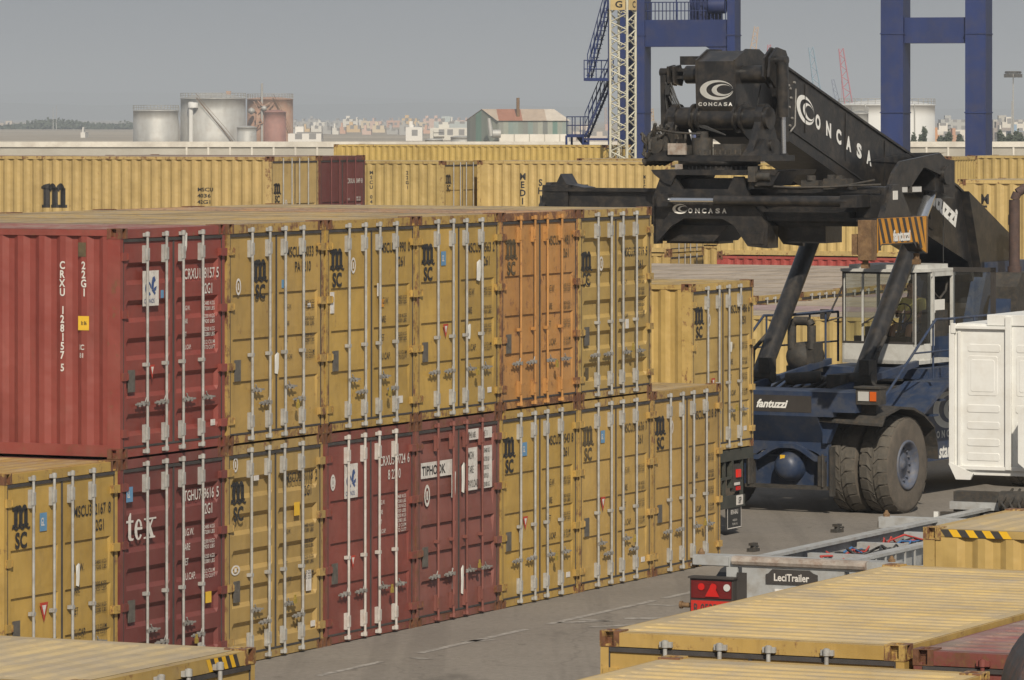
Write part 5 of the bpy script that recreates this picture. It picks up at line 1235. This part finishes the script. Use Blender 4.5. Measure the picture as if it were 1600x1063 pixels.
# ------------------------------------------------------------------ dark green trailer under the riding container
TG = empty('container_trailer', (PX.x, PX.y, 0), RZ); tag(TG, 'dark green road trailer with tail light and mud flap under the riding mustard container', 'trailer')
mb = S(); mb.box(.02, .0, 1.14, W-.02, .16, 1.31); mb.box(.65, .1, .85, .80, 12, 1.22); mb.box(1.64, .1, .85, 1.79, 12, 1.22)
for y in (2, 4, 6, 8, 10): mb.box(.1, y, 1.05, 2.34, y+.12, 1.2)
mb.box(1.55, .0, .72, 1.63, .08, 1.14); mb.box(.8, .0, .72, .88, .08, 1.14); mb.box(1.3, .02, .55, 1.36, .06, 1.14); mb.box(.22, -.03, .42, W-.42, .07, .60); mb.box(1.0, .0, .86, 2.0, .04, .90); mb.box(2.0, .02, .6, 2.06, .08, 1.15)
mb.build('chassis', 'green_trailer', TG)
for x in (.35, 1.60):
    mb = S(); mb.box(x, -.02, .66, x+.28, .05, 1.08); tl = mb.build('tail_light', 'hazard_black', TG)
    mb = S(); mb.box(x+.07, -.05, .88, x+.21, -.02, 1.0); mb.build('lens', 'bright_red' if 'bright_red' in M else 'red_plate', tl)
    mb = S(); mb.box(x+.07, -.04, .68, x+.21, -.02, .74); mb.build('reflector', 'red_lens', tl)
    mb = S(); mb.box(x+.0, -.035, .76, x+.2, -.022, .80); mb.build('label_strip', 'white_ink', tl)
    mb = S(); f_ = lambda a, b: (a, -.02, b); mb.box(x-.28, -.015, -.0+.09, x+.30, .01, .44); fl = mb.build('mud_flap', 'dark_plastic', TG)
    mb = S(); 
    for a, b, c_, d_2 in ((x-.27, .10, x-.25, .43), (x-.26, .10, x+.28, .115), (x+.27, .10, x+.285, .43)): plate(mb, f_, a, b, c_-a, d_2-b)
    put_text(mb, 'BENI-BALI', x+.01, .32, .07, f_, .7, .02, align='c'); put_text(mb, 'VALENCIA', x+.03, .21, .035, f_, .8, 0, align='c'); put_text(mb, 'TEL 96 10 12', x+.03, .15, .035, f_, .8, 0, align='c')
    mb.build('lettering', 'white_ink', fl)
mb = S(); mb.box(1.66, -.036, .45, 1.92, -.031, .60); sg_ = mb.build('sign_plate', 'white_ink', TG)
mb = S(); put_text(mb, 'SP', 1.79, .475, .10, lambda a, b: (a, -.04, b), .9, .02, align='c'); mb.build('lettering', 'black_ink', sg_)
for y in (1.0, 2.3, 10.5):
    for x in (.05, 2.0):
        mb = S(); mb.lathe([(.26, 0), (.30, 0), (.47, .02), (.50, .06), (.50, .32), (.47, .38), (.28, .40)], (x, y, .50), 'x', 28); mb.build('wheel', 'tyre', TG)

# ------------------------------------------------------------------ twistlocks lying on the ground
def lock_thing():
    r = empty('twistlock', (0, 0, 0)); mb = S(); mb.box(-.09, -.06, 0, .09, .06, .05); mb.cyl((0, 0, .05), (0, 0, .09), .045, 10); mb.box(-.07, -.04, .09, .07, .04, .13); mb.build('lock_body', 'dusty_steel', r)
    mb = S(); mb.tube([(.06, 0, .07), (.2, .05, .06)], .012, 6); mb.cyl((.2, .05, .06), (.23, .06, .06), .02, 8); mb.build('lever', 'dusty_steel', r); return r
for (u, v, lb) in ((1177, 862, 'small dark container lock lying on the asphalt close to the grey trailer rear'), (1308, 832, 'small dark container lock lying on the asphalt near the big tyres')):
    r = lock_thing(); p = gp(u, v); r.location = (p.x, p.y, 0); r.rotation_euler = (0, 0, R(u % 70)); tag(r, lb, 'twistlock', 'loose twistlocks on the asphalt')
# ------------------------------------------------------------------ rounded dark fender in the corner
mb = S(); x0, y0 = 3.11, 30.0
pts = [(0, 0)]+[(0+.0, 2.4)]+[(.42-.42*math.cos(a)*1.0, 2.75+.52*math.sin(a)) for a in [i*math.pi/2/10 for i in range(11)]]+[(1.6, 3.30), (1.6, 0)]
pts[1] = (-.14, 2.0)
mb.prism([(a-.02*0, b) for a, b in pts], 'y', 0, .9)
FD = mb.build('machine_cowl', 'cowl'if 'cowl' in M else simple('rust_streaked_dark_paint', (.045, .047, .052), .6, 0, .35, 3, .2, dirt=(.22, .09, .05), dirt_amt=.6, stretch=(1, 1, .3)))
FD.location = (x0, y0, 0); tag(FD, 'dark rust-streaked rounded steel cowl cut off by the bottom right corner', 'machine cowl')
bm_ = FD.modifiers.new('Bevel', 'BEVEL'); bm_.width = .06; bm_.segments = 3

# ------------------------------------------------------------------ blue harbour crane
def X_at(u, D): return (u-800)/FPX*D
def Z_at(v, D): return HC-(v-V0)/FPX*D
CR = empty('harbour_crane', (X_at(1200, 205), 205, 0), R(-14)); tag(CR, 'blue harbour crane of which four box legs, cross beams and a stair show', 'crane')
# work in crane-local axes: x right, y away
DC = 205; rr = math.cos(R(-14)); ss = math.sin(R(-14))
def loc(u, v=None, dy=0):
    # local x for a world point on the plane local y = dy
    ox, oy = CR.location.x, CR.location.y; k = (u-800)/FPX
    # P = O + x*(rr,ss) + dy*(-ss,rr)
    x = (k*(oy+dy*rr)-ox+dy*ss)/(rr-k*ss); D = oy+x*ss+dy*rr
    return (x, None if v is None else HC-(v-V0)/FPX*D)
ZTOP = 15.5
def leg(u0, u1, dy, th):
    a = loc(u0, dy=dy)[0]; b = loc(u1, dy=dy)[0]; mb = S(); mb.box(a, dy, 0, b, dy+th, ZTOP); lg = mb.build('leg', 'crane_blue', CR)
    for zf in (6.6, 9.9, 13.2): mb = S(); mb.box(a-.03, dy-.03, zf, b+.03, dy+th+.03, zf+.05); mb.build('flange', 'crane_blue', lg)
    return a, b
l1 = leg(992, 1007, 0, 1.3); l2 = leg(1136, 1148, 0, 1.3); l3 = leg(1376, 1411, -1.2, 1.9); l4 = leg(1508, 1540, -1.0, 1.9)
mb = S(); mb.box(l1[1], .15, loc(1060, 73)[1], l2[0], 1.1, loc(1060, 31)[1]); mb.build('cross_beam', 'crane_blue', CR)
mb = S(); mb.box(l3[1], -.8, loc(1450, 68)[1], l4[0], .2, loc(1450, 28)[1]); mb.build('cross_beam', 'crane_blue', CR)
mb = S(); mb.box(l1[0]-.3, -1.5, ZTOP, l4[1]+.3, 2.2, ZTOP+1.6); mb.build('upper_girder', 'crane_blue', CR)
mb = S(); mb.prism([(l2[0]-1.0, loc(1140, 72)[1]), (l2[0], loc(1140, 72)[1]), (l2[0], loc(1140, 95)[1])], 'y', .2, 1.0); mb.build('brace', 'crane_blue', CR)
mb = S(); x0 = loc(1508, dy=-1)[0]; mb.box(x0+.1, -.9, loc(1508, 28)[1], x0+.35, -.2, ZTOP); mb.build('brace', 'crane_blue', CR)
# platform railing
mb = S(); zb = loc(1060, 31)[1]
for i in range(22):
    x = l1[1]+.1+(l2[0]-l1[1]-.2)*i/21; mb.tube([(x, .2, zb), (x, .2, zb+.75)], .022, 5)
for z in (.38, .75): mb.tube([(l1[1], .2, zb+z), (l2[0], .2, zb+z)], .022, 5)
mb.tube([(l1[1]+1.2, .9, zb), (l1[1]+1.2, .9, zb+2)], .03, 5); mb.build('railing', 'crane_blue', CR)
mb = S(); xa = loc(1078, dy=.5)[0]; rnd = random.Random(5)
for i in range(9): mb.box(xa+.15*i, .4+.1*(i % 3), zb, xa+.13+.15*i, .8+.1*(i % 3), zb+.5+rnd.random()*.9)
mb.cyl((xa+.9, .3, zb+.6), (xa+1.6, .3, zb+.6), .35, 14); mb.build('cable_reel', 'crane_blue', CR)
# stair zigzag on the left
def stair(u0, v0, u1, v1, dy):
    a = loc(u0, v0, dy); b = loc(u1, v1, dy); mb = S()
    for yy in (dy, dy+.7):
        mb.prism([(a[0], a[1]-.12), (b[0], b[1]-.12), (b[0], b[1]+.1), (a[0], a[1]+.1)], 'y', yy, yy+.05)
        mb.tube([(a[0], yy, a[1]+1.0), (b[0], yy, b[1]+1.0)], .022, 5); mb.tube([(a[0], yy, a[1]+.55), (b[0], yy, b[1]+.55)], .018, 5)
        for i in range(7): t = i/6; mb.tube([(a[0]+(b[0]-a[0])*t, yy, a[1]+(b[1]-a[1])*t), (a[0]+(b[0]-a[0])*t, yy, a[1]+(b[1]-a[1])*t+1.0)], .02, 5)
    n = 16
    for i in range(n): t = (i+.5)/n; x = a[0]+(b[0]-a[0])*t; z = a[1]+(b[1]-a[1])*t; mb.box(x-.1, dy+.05, z, x+.1, dy+.7, z+.03)
    mb.build('stair', 'crane_blue', CR)
def landing(u0, u1, v, dy, wd=1.0):
    a = loc(u0, v, dy); b = loc(u1, v, dy); mb = S(); mb.box(a[0], dy, a[1]-.13, b[0], dy+wd, a[1])
    for x in (a[0]+.02, (a[0]+b[0])/2, b[0]-.02):
        for yy in (dy, dy+wd): mb.tube([(x, yy, a[1]), (x, yy, a[1]+.75)], .022, 5)
    for z in (.38, .75):
        for yy in (dy, dy+wd): mb.tube([(a[0], yy, a[1]+z), (b[0], yy, a[1]+z)], .022, 5)
    mb.build('landing', 'crane_blue', CR); return a, b
stair(918, 122, 949, 10, -.4); la, lb_ = landing(912, 951, 122, -.6); stair(914, 214, 950, 128, .4); landing(885, 912, 210, -.2); 
mb = S()
for u in (885, 911): a = loc(u, 212, -.2); mb.tube([(a[0], -.2, a[1]), (a[0], -.2, 0)], .05, 6); mb.tube([(a[0], .8, a[1]), (a[0], .8, 0)], .05, 6)
a = loc(912, 216, .2); b = loc(965, 212, .2); mb.box(a[0], .1, a[1]-.1, b[0], .2, a[1])
a = loc(949, 60, 0); mb.box(a[0], .1, 0, a[0]+.09, .3, ZTOP)
a = loc(900, 214, .2); b = loc(922, 243, .2); mb.prism([(a[0], a[1]), (a[0]+.3, a[1]), (b[0]+.3, b[1]), (b[0], b[1])], 'y', .2, .3); mb.build('stair_support', 'crane_blue', CR)
mb = S()
for (u, w_) in ((965, .35), (980, .25)):
    a = loc(u, dy=1.5)[0]; mb.box(a, 1.5, 0, a+w_, 2.2, ZTOP)
mb.build('leg', 'crane_blue', CR)
# ---- cream lattice mast
LT = empty('lattice_mast', (X_at(953.5, 190), 190, 0), R(-28)); tag(LT, 'cream lattice mast standing in front of the blue crane leg', 'lattice mast')
mb = S(); wd = .74; hgt = 14; n = 22
for (x, y) in ((0, 0), (wd, 0), (wd, wd), (0, wd)): mb.cyl((x, y, 0), (x, y, hgt), .055, 6)
mb.build('chord', 'lattice', LT)
mb = S()
for i in range(n):
    z0, z1 = i*hgt/n, (i+1)*hgt/n; zm = (z0+z1)/2
    for (a, b) in (((0, 0), (wd, 0)), ((wd, 0), (wd, wd)), ((wd, wd), (0, wd)), ((0, wd), (0, 0))):
        mb.tube([(a[0], a[1], z0), (b[0], b[1], zm), (a[0], a[1], z1)], .030, 5)
mb.build('bracing', 'lattice', LT)
mb = S(); zz = Z_at(12, 190); mb.box(.05, -.08, zz-.1, wd-.05, -.04, zz+.42); mb.box(wd+.04, .05, zz-.1, wd+.08, wd-.05, zz+.42); sgn = mb.build('number_board', 'lattice_board' if 'lattice_board' in M else simple('yellowed_board', (.55, .42, .2), .7, 0, .1, 3), LT)
mb = S(); put_text(mb, 'G', .25, zz+.0, .26, lambda x, z: (x, -.085, z), 1.3, .04); put_text(mb, 'C', .3, zz, .26, lambda x, z: (wd+.085, x, z), 1.1, .04); mb.build('lettering', 'black_ink', sgn)

# ------------------------------------------------------------------ harbour wall
HW = empty('harbour_wall', (0, 0, 0)); tag(HW, 'long pale concrete harbour wall with ribs behind all the containers', 'wall')
DW = 400; mb = S(); mb.box(-55, DW, 0, 60, DW+1.2, 3.95); mb.build('wall_face', 'wall_concrete', HW)
mb = S(); mb.box(-55, DW-.15, 3.95, 60, DW+1.4, 4.40); mb.build('coping', 'wall_cap', HW)
for i in range(52):
    x = -45+i*1.8
    if -28 < x < 46: mb = S(); mb.box(x, DW-.12, 0, x+.16, DW-.003, 3.94); mb.build('pilaster', 'wall_cap', HW)
# ------------------------------------------------------------------ storage tanks
def tank(name, u0, u1, vt, D, mat, label, dome=.4, rail=True, extra=None, group='storage tanks beyond the harbour wall', cat='tank'):
    r = (u1-u0)/2/FPX*D; x = X_at((u0+u1)/2, D); zt = Z_at(vt, D)
    t = empty('storage_tank', (x, D, 0)); tag(t, label, cat, group)
    mb = S(); mb.lathe([(r, 0), (r, zt*.33), (r*.998, zt*.331), (r*.998, zt*.66), (r*.996, zt*.661), (r*.996, zt-.3), (r*1.012, zt-.3), (r*1.012, zt-.1), (r, zt-.1)], (0, 0, 0), 'z', 48); mb.build('shell', mat, t)
    mb = S(); mb.lathe([(r, zt-.1), (r*.5, zt+dome*.7), (.001, zt+dome)], (0, 0, 0), 'z', 48); mb.build('roof', mat, t)
    if rail:
        mb = S(); n = 40
        for i in range(n):
            a = 2*math.pi*i/n; mb.tube([(r*math.cos(a), r*math.sin(a), zt), (r*math.cos(a), r*math.sin(a), zt+1.1)], .06, 4)
        for z in (.6, 1.1): mb.tube([(r*math.cos(2*math.pi*i/n), r*math.sin(2*math.pi*i/n), zt+z) for i in range(n+1)], .05, 4)
        mb.build('railing', 'tank_steel', t)
    if extra: extra(t, r, zt)
    return t
def spiral(t, r, zt, a0=R(-100), a1=R(-20), m='rusty_orange'):
    mb = S(); n = 14
    for i in range(n):
        f0, f1 = i/n, (i+1)/n; b0, b1 = a0+(a1-a0)*f0, a0+(a1-a0)*f1; z0, z1 = zt*(1-f0), zt*(1-f1)
        for rr_ in (r+.15, r+.75): mb.tube([(rr_*math.cos(b0), rr_*math.sin(b0), z0), (rr_*math.cos(b1), rr_*math.sin(b1), z1)], .07, 4)
        mb.tube([((r+.8)*math.cos(b0), (r+.8)*math.sin(b0), z0+1), ((r+.8)*math.cos(b1), (r+.8)*math.sin(b1), z1+1)], .05, 4)
    mb.build('stair', m, t)
DT = 1150
def ex1(t, r, zt): spiral(t, r, zt, R(-25), R(15), 'tank_steel')
def ex2(t, r, zt):
    spiral(t, r, zt, R(-115), R(-50))
    mb = S(); mb.cyl((-r*.62, -r*.95, 0), (-r*.62, -r*.95, zt-1), .55, 10); mb.lathe([(1.2, 0), (1.2, 1.2), (.001, 1.3)], (-r*.55, -r*.95, zt-2.4), 'z', 16); mb.build('vent_pipe', 'tank_white', t)
    mb = S(); mb.box(r*.40, -1, zt+.2, r*.55, 0, zt+1.6); mb.build('roof_box', 'tank_rust', t)
def ex3(t, r, zt):
    spiral(t, r, zt, R(-80), R(-25))
    mb = S(); mb.cyl((-r*.30, -r*1.05, 0), (-r*.30, -r*1.05, zt+3.6), .28, 8); mb.build('flue', 'tank_steel', t)
    mb = S(); rd = random.Random(2)
    for i in range(16):
        a = (-r*1.1+rd.random()*r*1.2, -r*1.15, rd.random()*zt*.95); b = (a[0]+rd.uniform(-3, 3), -r*1.15, max(.3, a[2]+rd.uniform(-2, 2))); mb.tube([a, b], .16, 5)
    mb.build('pipework', 'tank_rust', t)
    for (x, z, q_) in ((-r*.75, zt*.72, .9), (-r*.2, zt*.78, .7)):
        mb = S(); mb.lathe([(.001, -q_), (q_*.8, -q_*.5), (q_, 0), (q_*.8, q_*.5), (.001, q_)], (x, -r*1.15, z), 'z', 14); mb.build('vessel', 'tank_steel', t)
tank('t', 208, 279, 172, DT, 'tank_steel', 'lower grey steel tank standing left of the others', extra=ex1)
tank('t', 282, 384, 153, DT+5, 'tank_steel', 'tallest grey steel tank with white pipe and slanting stair', dome=1.2, extra=ex2)
tank('t', 386, 458, 154, DT+22, 'tank_rust', 'rust red tank with thin flue pipe, right of the tall grey tank', extra=ex3)
tank('t', 412, 447, 174, DT+4, 'red_oxide', 'small dark red tank in front of the rust red one', rail=False)
tank('t', 370, 401, 198, DT-16, 'tank_steel', 'smallest steel tank squeezed at the foot of the tall grey one', rail=False, dome=.2)
tank('t', 704, 742, 213, 900, 'tank_steel', 'very low wide tank left of the gabled shed', rail=False, dome=.1)
tank('t', 664, 692, 217, 905, 'tank_steel', 'smallest flat tank farthest left of the gabled shed', rail=False, dome=.05)
def ex4(t, r, zt):
    mb = S()
    for a in (R(-60), R(-120)): mb.tube([(r*1.01*math.cos(a), r*1.01*math.sin(a), 0), (r*1.01*math.cos(a), r*1.01*math.sin(a), zt)], .15, 5)
    mb.build('ladder', 'tank_steel', t)
tank('t', 1310, 1461, 163, 1000, 'tank_white', 'large white tank behind the blue crane legs', dome=1.0, extra=ex4)
tank('t', 1330, 1357, 176, 960, 'tank_steel', 'small grey tank with railings left of the large white tank')
# ---- gabled shed
SD = 880; SH = empty('shed', (X_at(779, SD), SD, 0), R(6)); tag(SH, 'gabled shed with patched rusty roof, green grey cladding and white lower wall', 'shed')
zr = Z_at(171, SD); ze = Z_at(188, SD); zw = Z_at(210, SD); Ls = (889-779)/FPX*SD; Ds = 11.0; gx = (736-779)/FPX*SD
mb = S(); mb.box(0, 0, 0, Ls, 7, zw); mb.build('lower_wall', 'white_wall', SH)
mb = S(); mb.box(0, .05, zw, Ls, 7, ze); mb.build('cladding', 'sheets', SH)
mb = S(); mb.add([(0, .02, 0), (0, .02, ze), (gx*.5, 4.0, zr), (gx, 8.0, ze), (gx, 8.0, 0)], [(0, 1, 2, 3, 4)])
mb.build('gable_wall', 'sheets', SH); mb = S(); mb.add([(Ls, .02, 0), (Ls, .02, ze), (Ls+gx*.5, 4.0, zr), (Ls+gx, 8.0, ze), (Ls+gx, 8.0, 0)], [(0, 1, 2, 3, 4)]); mb.build('gable_wall', 'sheets', SH)
mb = S(); mb.add([(-.3, -.3, ze-.1), (Ls+.4, -.3, ze-.1), (Ls+.3+gx*.5, 4, zr+.05), (-.2+gx*.5, 4, zr+.05), (Ls+gx+.4, 8.3, ze-.1), (gx-.3, 8.3, ze-.1)], [(0, 1, 2, 3), (3, 2, 4, 5)]); mb.build('roof', 'patch_roof', SH)
mb = S(); mb.cyl((3.7, 1.4, ze), (3.7, 1.4, zr+2.1), .30, 10); mb.build('chimney', 'rusty_orange', SH)
mb = S(); mb.cyl((-1.3, -1.5, 3.4), (.2, -1.5, 3.4), .75, 16); mb.cyl((-1.4, -1.2, 3), (-1.9, -1.2, 6.2), .5, 12, .3); mb.build('dust_collector', 'tank_steel', SH)
for i in range(4): mb = S(); x = Ls*(i+1)/4.6; mb.box(x, -.12, 0, x+.15, 0, zw); mb.build('pilaster', 'wall_concrete', SH)
# ------------------------------------------------------------------ far town: each block a thing of its own
rnd = random.Random(11)
cols = [('white', (.62, .60, .55)), ('cream', (.58, .49, .36)), ('salmon', (.52, .34, .26)), ('ochre', (.55, .41, .24)), ('grey', (.36, .36, .35)), ('pale pink', (.56, .42, .36))]
def block(u0, u1, vt, D, c, label, cat='building', group='pale blocks of the far town', vb=None):
    x0, x1 = X_at(u0, D), X_at(u1, D); h = Z_at(vt, D); o = MB(); dd = 12
    o.box(0, 0, 0, x1-x0, dd, h); o.box((x1-x0)*.2, 3, h, (x1-x0)*.45, 8, h+1.6)
    for i in range(int((x1-x0)//8)): o.box(i*8+1, -.8, h*.3, i*8+4, 0, h*.3+.9); o.box(i*8+1, -.8, h*.62, i*8+4, 0, h*.62+.9)
    ob = o.build('town_building', 'facade', None, color=(*c, 1)); ob.location = (x0, D, 0); return tag(ob, label, cat, group)
names = {}
u = 455
while u < 742:
    w_ = rnd.uniform(10, 26); nm, c = rnd.choice(cols); D = rnd.uniform(2300, 3200)
    block(u, u+w_, rnd.uniform(185, 192), D, c, '%s far-off building in the hazy town behind the containers' % nm, group='%s buildings in the back line of the far town' % nm); u += w_*.75
u = 458
while u < 740:
    w_ = rnd.uniform(9, 22); nm, c = rnd.choice(cols); D = rnd.uniform(1700, 2100)
    block(u, u+w_, rnd.uniform(195, 203), D, c, 'low %s building in front of the far town' % nm, group='low %s buildings in front of the far town' % nm); u += w_*1.15
for (u0, u1, vt, D, c, lb) in ((450, 502, 209, 1100, (.66, .64, .60), 'long low white harbour store at the foot of the tanks'), (634, 660, 199, 1300, (.68, .66, .62), 'small bright white house in front of the far town'),
        (672, 738, 200, 1350, (.60, .58, .52), 'long cream warehouse left of the gabled shed'), (678, 736, 190, 1500, (.40, .44, .44), 'grey green warehouse above the cream one'),
        (895, 948, 206, 1300, (.52, .46, .40), 'beige store seen through the blue stair'), (1008, 1050, 200, 1200, (.34, .34, .34), 'grey store between the blue leg and the machine head'),
        (1008, 1034, 214, 1000, (.55, .50, .44), 'low beige store right of the blue leg'), (1062, 1080, 203, 900, (.62, .62, .6), 'small white store glimpsed under the machine head'),
        (1084, 1108, 200, 880, (.05, .07, .2), 'dark blue store glimpsed under the machine head'),
        (1458, 1512, 203, 1150, (.60, .57, .52), 'white building right of the large white tank'), (1456, 1480, 211, 1050, (.50, .27, .14), 'orange brick house beside the large white tank'), (1486, 1506, 212, 1060, (.45, .27, .18), 'brown brick house left of the right-hand blue leg'),
        (1470, 1508, 187, 1900, (.40, .40, .38), 'grey far warehouse left of the right-hand blue leg'), (1552, 1600, 187, 1850, (.42, .40, .36), 'grey far warehouse at the right edge'), (1566, 1604, 191, 1500, (.62, .59, .53), 'long white far warehouse at the right edge'),
        (1552, 1584, 200, 1250, (.30, .27, .25), 'dull brown low sheds right of the blue leg'), (1580, 1604, 205, 1150, (.25, .34, .44), 'light blue low store at the right edge'), (1562, 1572, 207, 1100, (.60, .58, .54), 'small white house right of the blue leg'),
        (0, 40, 193, 3300, (.52, .46, .38), 'pale group of houses above the far trees at the left edge')):
    block(u0, u1, vt, D, c, lb)
# hut on the spit
block(126, 133, 207, 1500, (.66, .64, .6), 'tiny white hut on the sandy spit at the left')
# ------------------------------------------------------------------ far cranes and masts
def jib(u0, v0, u1, v1, D, col_, label, wd0=1.2, cat='crane'):
    m_ = simple(label.split()[0]+'_crane_paint', col_, .7, 0, .1, 1)
    a = Vector((X_at(u0, D), 0, Z_at(v0, D))); b = Vector((X_at(u1, D), 0, Z_at(v1, D)))
    t = empty('far_crane', (a.x, D, 0)); tag(t, label, cat, 'far cranes in the haze')
    a.x = 0; b.x -= X_at(u0, D); b.y = 0
    d = b-a; nn = Vector((-d.z, 0, d.x)).normalized(); k = 12; mb = S()
    for s in (1, -1):
        for y in (-wd0/2, wd0/2): mb.tube([a+nn*s*wd0+Vector((0, y, 0)), b+nn*s*wd0*.5+Vector((0, y, 0))], wd0*.11, 4)
    for i in range(k):
        s = 1 if i % 2 else -1
        mb.tube([a+d*(i/k)+nn*s*wd0*(1-.5*i/k), a+d*((i+1)/k)-nn*s*wd0*(1-.5*(i+1)/k)], wd0*.09, 4)
    mb.build('jib', m_, t)
    mb = S(); mb.box(-.8, -.8, 0, .8, .8, max(3, a.z)); mb.build('crane_base', m_, t)
    if cat == 'crane': mb = S(); mb.tube([b, (b.x+.5, 0, 0)], .05, 4); mb.build('hoist_rope', m_, t)
    return t
jib(1172, 110, 1182, 42, 1700, (.60, .42, .26), 'orange far crane jib rising above the machine head', 1.3)
jib(1200, 110, 1202, 70, 1700, (.50, .12, .14), 'red far jib tip peeping over the machine head', 1.0)
jib(1284, 190, 1267, 74, 1700, (.25, .38, .48), 'blue far crane jib above the boom', 1.5)
jib(1328, 180, 1314, 76, 1700, (.52, .16, .20), 'pink red far crane jib above the boom', 1.5)
jib(1316, 190, 1301, 124, 1900, (.22, .26, .36), 'dark little far crane between the blue and the red jib', 1.0)
jib(1018, 205, 1018, 170, 1250, (.52, .36, .18), 'yellow far portal crane between blue leg and machine head', .8)
jib(948, 205, 946, 168, 2300, (.50, .34, .28), 'faint pinkish far crane beside the blue stair', .8)
def mast(u, vt, D, label, heads=True):
    t = empty('light_mast', (X_at(u, D), D, 0)); tag(t, label, 'light mast'); z = Z_at(vt, D); mb = S(); mb.cyl((0, 0, 0), (0, 0, z), .22, 8, .10); mb.build('pole', 'tank_steel', t)
    if heads:
        mb = S(); mb.lathe([(1.6, 0), (1.8, .3), (1.6, .5)], (0, 0, z-.3), 'z', 12)
        for i in range(10):
            a = 2*math.pi*i/10; mb.box(1.6*math.cos(a)-.3, 1.6*math.sin(a)-.2, z-1.1, 1.6*math.cos(a)+.3, 1.6*math.sin(a)+.2, z-.35)
        mb.build('floodlight_ring', 'dusty_steel', t)
mast(1583, 113, 1000, 'tall light mast with ring of floodlights at the right edge')
mast(1581, 158, 1150, 'thin bare mast below the floodlight ring at the right edge', False)
mast(83, 168, 2400, 'pair-mate thin mast above the far trees, left one', False); mast(88, 165, 2400, 'thin mast above the far trees, right one of the pair', False)
# ------------------------------------------------------------------ trees
def leaf_crown(mb, c, rx, rz, n, rd, s):
    for i in range(n):
        th = rd.random()*2*math.pi; ph = math.acos(rd.uniform(-1, 1)); q_ = rd.random()**.4
        lump = 1+.3*math.sin(3*th+c[0])*math.cos(2*ph)
        p = Vector((c[0]+rx*q_*lump*math.sin(ph)*math.cos(th), c[1]+rx*q_*math.sin(ph)*math.sin(th), c[2]+rz*q_*lump*math.cos(ph)))
        u_ = Vector((rd.uniform(-1, 1), rd.uniform(-1, 1), rd.uniform(-1, 1))).normalized()*s*rd.uniform(.6, 1.3); v_ = u_.orthogonal().normalized()*s*.7
        mb.add([p-u_, p+v_, p+u_, p-v_], [(0, 1, 2, 3)])
rd = random.Random(4)
def tree(u, vt, D, wpx, label):
    h = Z_at(vt, D); x = X_at(u, D); r = wpx/2/FPX*D; t = empty('tree', (x, D, 0)); tag(t, label, 'tree', 'trees and bushes beyond the harbour wall')
    mb = S(); mb.cyl((0, 0, 0), (.1, 0, h*.6), .25, 7, .1); mb.build('trunk', 'bark', t)
    mb = S()
    for k in range(4): leaf_crown(mb, (rd.uniform(-.4, .4)*r, rd.uniform(-.3, .3)*r, h*(.45+.13*k)), r*(1-.18*k), h*.22, 130, rd, .28)
    mb.build('crown', 'leaf', t, recalc=False)
for i, (u, vt, wp) in enumerate(((1443, 202, 16), (1428, 212, 14), (1480, 209, 22), (1498, 212, 18), (1565, 207, 20), (1578, 211, 20), (1592, 206, 24), (1470, 214, 16))):
    tree(u, vt, 620+i*12, wp, '%s beyond the harbour wall%s' % (['pointed dark tree right of the white tank', 'low bush at the foot of the white tank', 'broad bush by the orange house', 'bush left of the right-hand blue leg', 'dark bush right of the blue leg', 'low bush near the small white house', 'broad dark tree at the right edge', 'small bush in front of the orange house'][i], ''))
mb = MB(); rd2 = random.Random(9); Dw = 2500
for i in range(150):
    u = rd2.uniform(-10, 206); vt = 193-4*math.sin(u*.03)+(5 if u < 45 else 0)+rd2.uniform(-2, 2); h = Z_at(vt, Dw); r = rd2.uniform(2.5, 5)
    leaf_crown(mb, (X_at(u, Dw), Dw+rd2.uniform(0, 120), h-r*.6), r, r*.8, 36, rd2, 1.1); mb.cyl((X_at(u, Dw), Dw+60, 0), (X_at(u, Dw), Dw+60, h-r), .4, 5)
    leaf_crown(mb, (X_at(u, Dw), Dw+rd2.uniform(0, 100), h*.42), r*1.3, h*.4, 40, rd2, 1.2)
wd_ = mb.build('far_wood', 'leaf', None, recalc=False); wd_['kind'] = 'stuff'
# ------------------------------------------------------------------ hills
def hills(D, base, amp, seed, name, u0=-2500, u1=4100):
    rd = random.Random(seed); ph = [rd.uniform(0, 6.28) for _ in range(6)]; mb = MB(); n = 160; vs = []
    for i in range(n+1):
        u = u0+(u1-u0)*i/n; h = base+amp*(.5*math.sin(u*.0023+ph[0])+.3*math.sin(u*.0061+ph[1])+.12*math.sin(u*.017+ph[2])+.05*math.sin(u*.045+ph[3]))
        h = max(5, h); x = X_at(u, D)
        vs += [(x, D-h*6, -1), (x, D-h*2.2, h*.55), (x, D, h), (x, D+h*5, -1)]
    mb.add(vs, [(4*i+j, 4*i+4+j, 4*i+5+j, 4*i+1+j) for i in range(n) for j in range(3)], 0, True)
    return struct(mb.build(name, 'hill'))
hills(11000, 32, 16, 3, 'hills'); hills(15500, 68, 26, 8, 'hills')
# ------------------------------------------------------------------ haze
mb = MB(); mb.box(-14500, -320, -2, 14500, 22500, 125)
hz = mb.build('haze', []); hz['kind'] = 'stuff'
m = bpy.data.materials.new('haze_volume'); m.use_nodes = True; n = m.node_tree; n.nodes.clear()
pv = n.nodes.new('ShaderNodeVolumePrincipled'); pv.inputs['Color'].default_value = (.82, .89, .97, 1); pv.inputs['Density'].default_value = .00025; pv.inputs['Anisotropy'].default_value = .0
om = n.nodes.new('ShaderNodeOutputMaterial'); n.links.new(pv.outputs[0], om.inputs['Volume'])
hz.data.materials.append(m)
try: m.cycles.homogeneous_volume = True
except Exception: pass
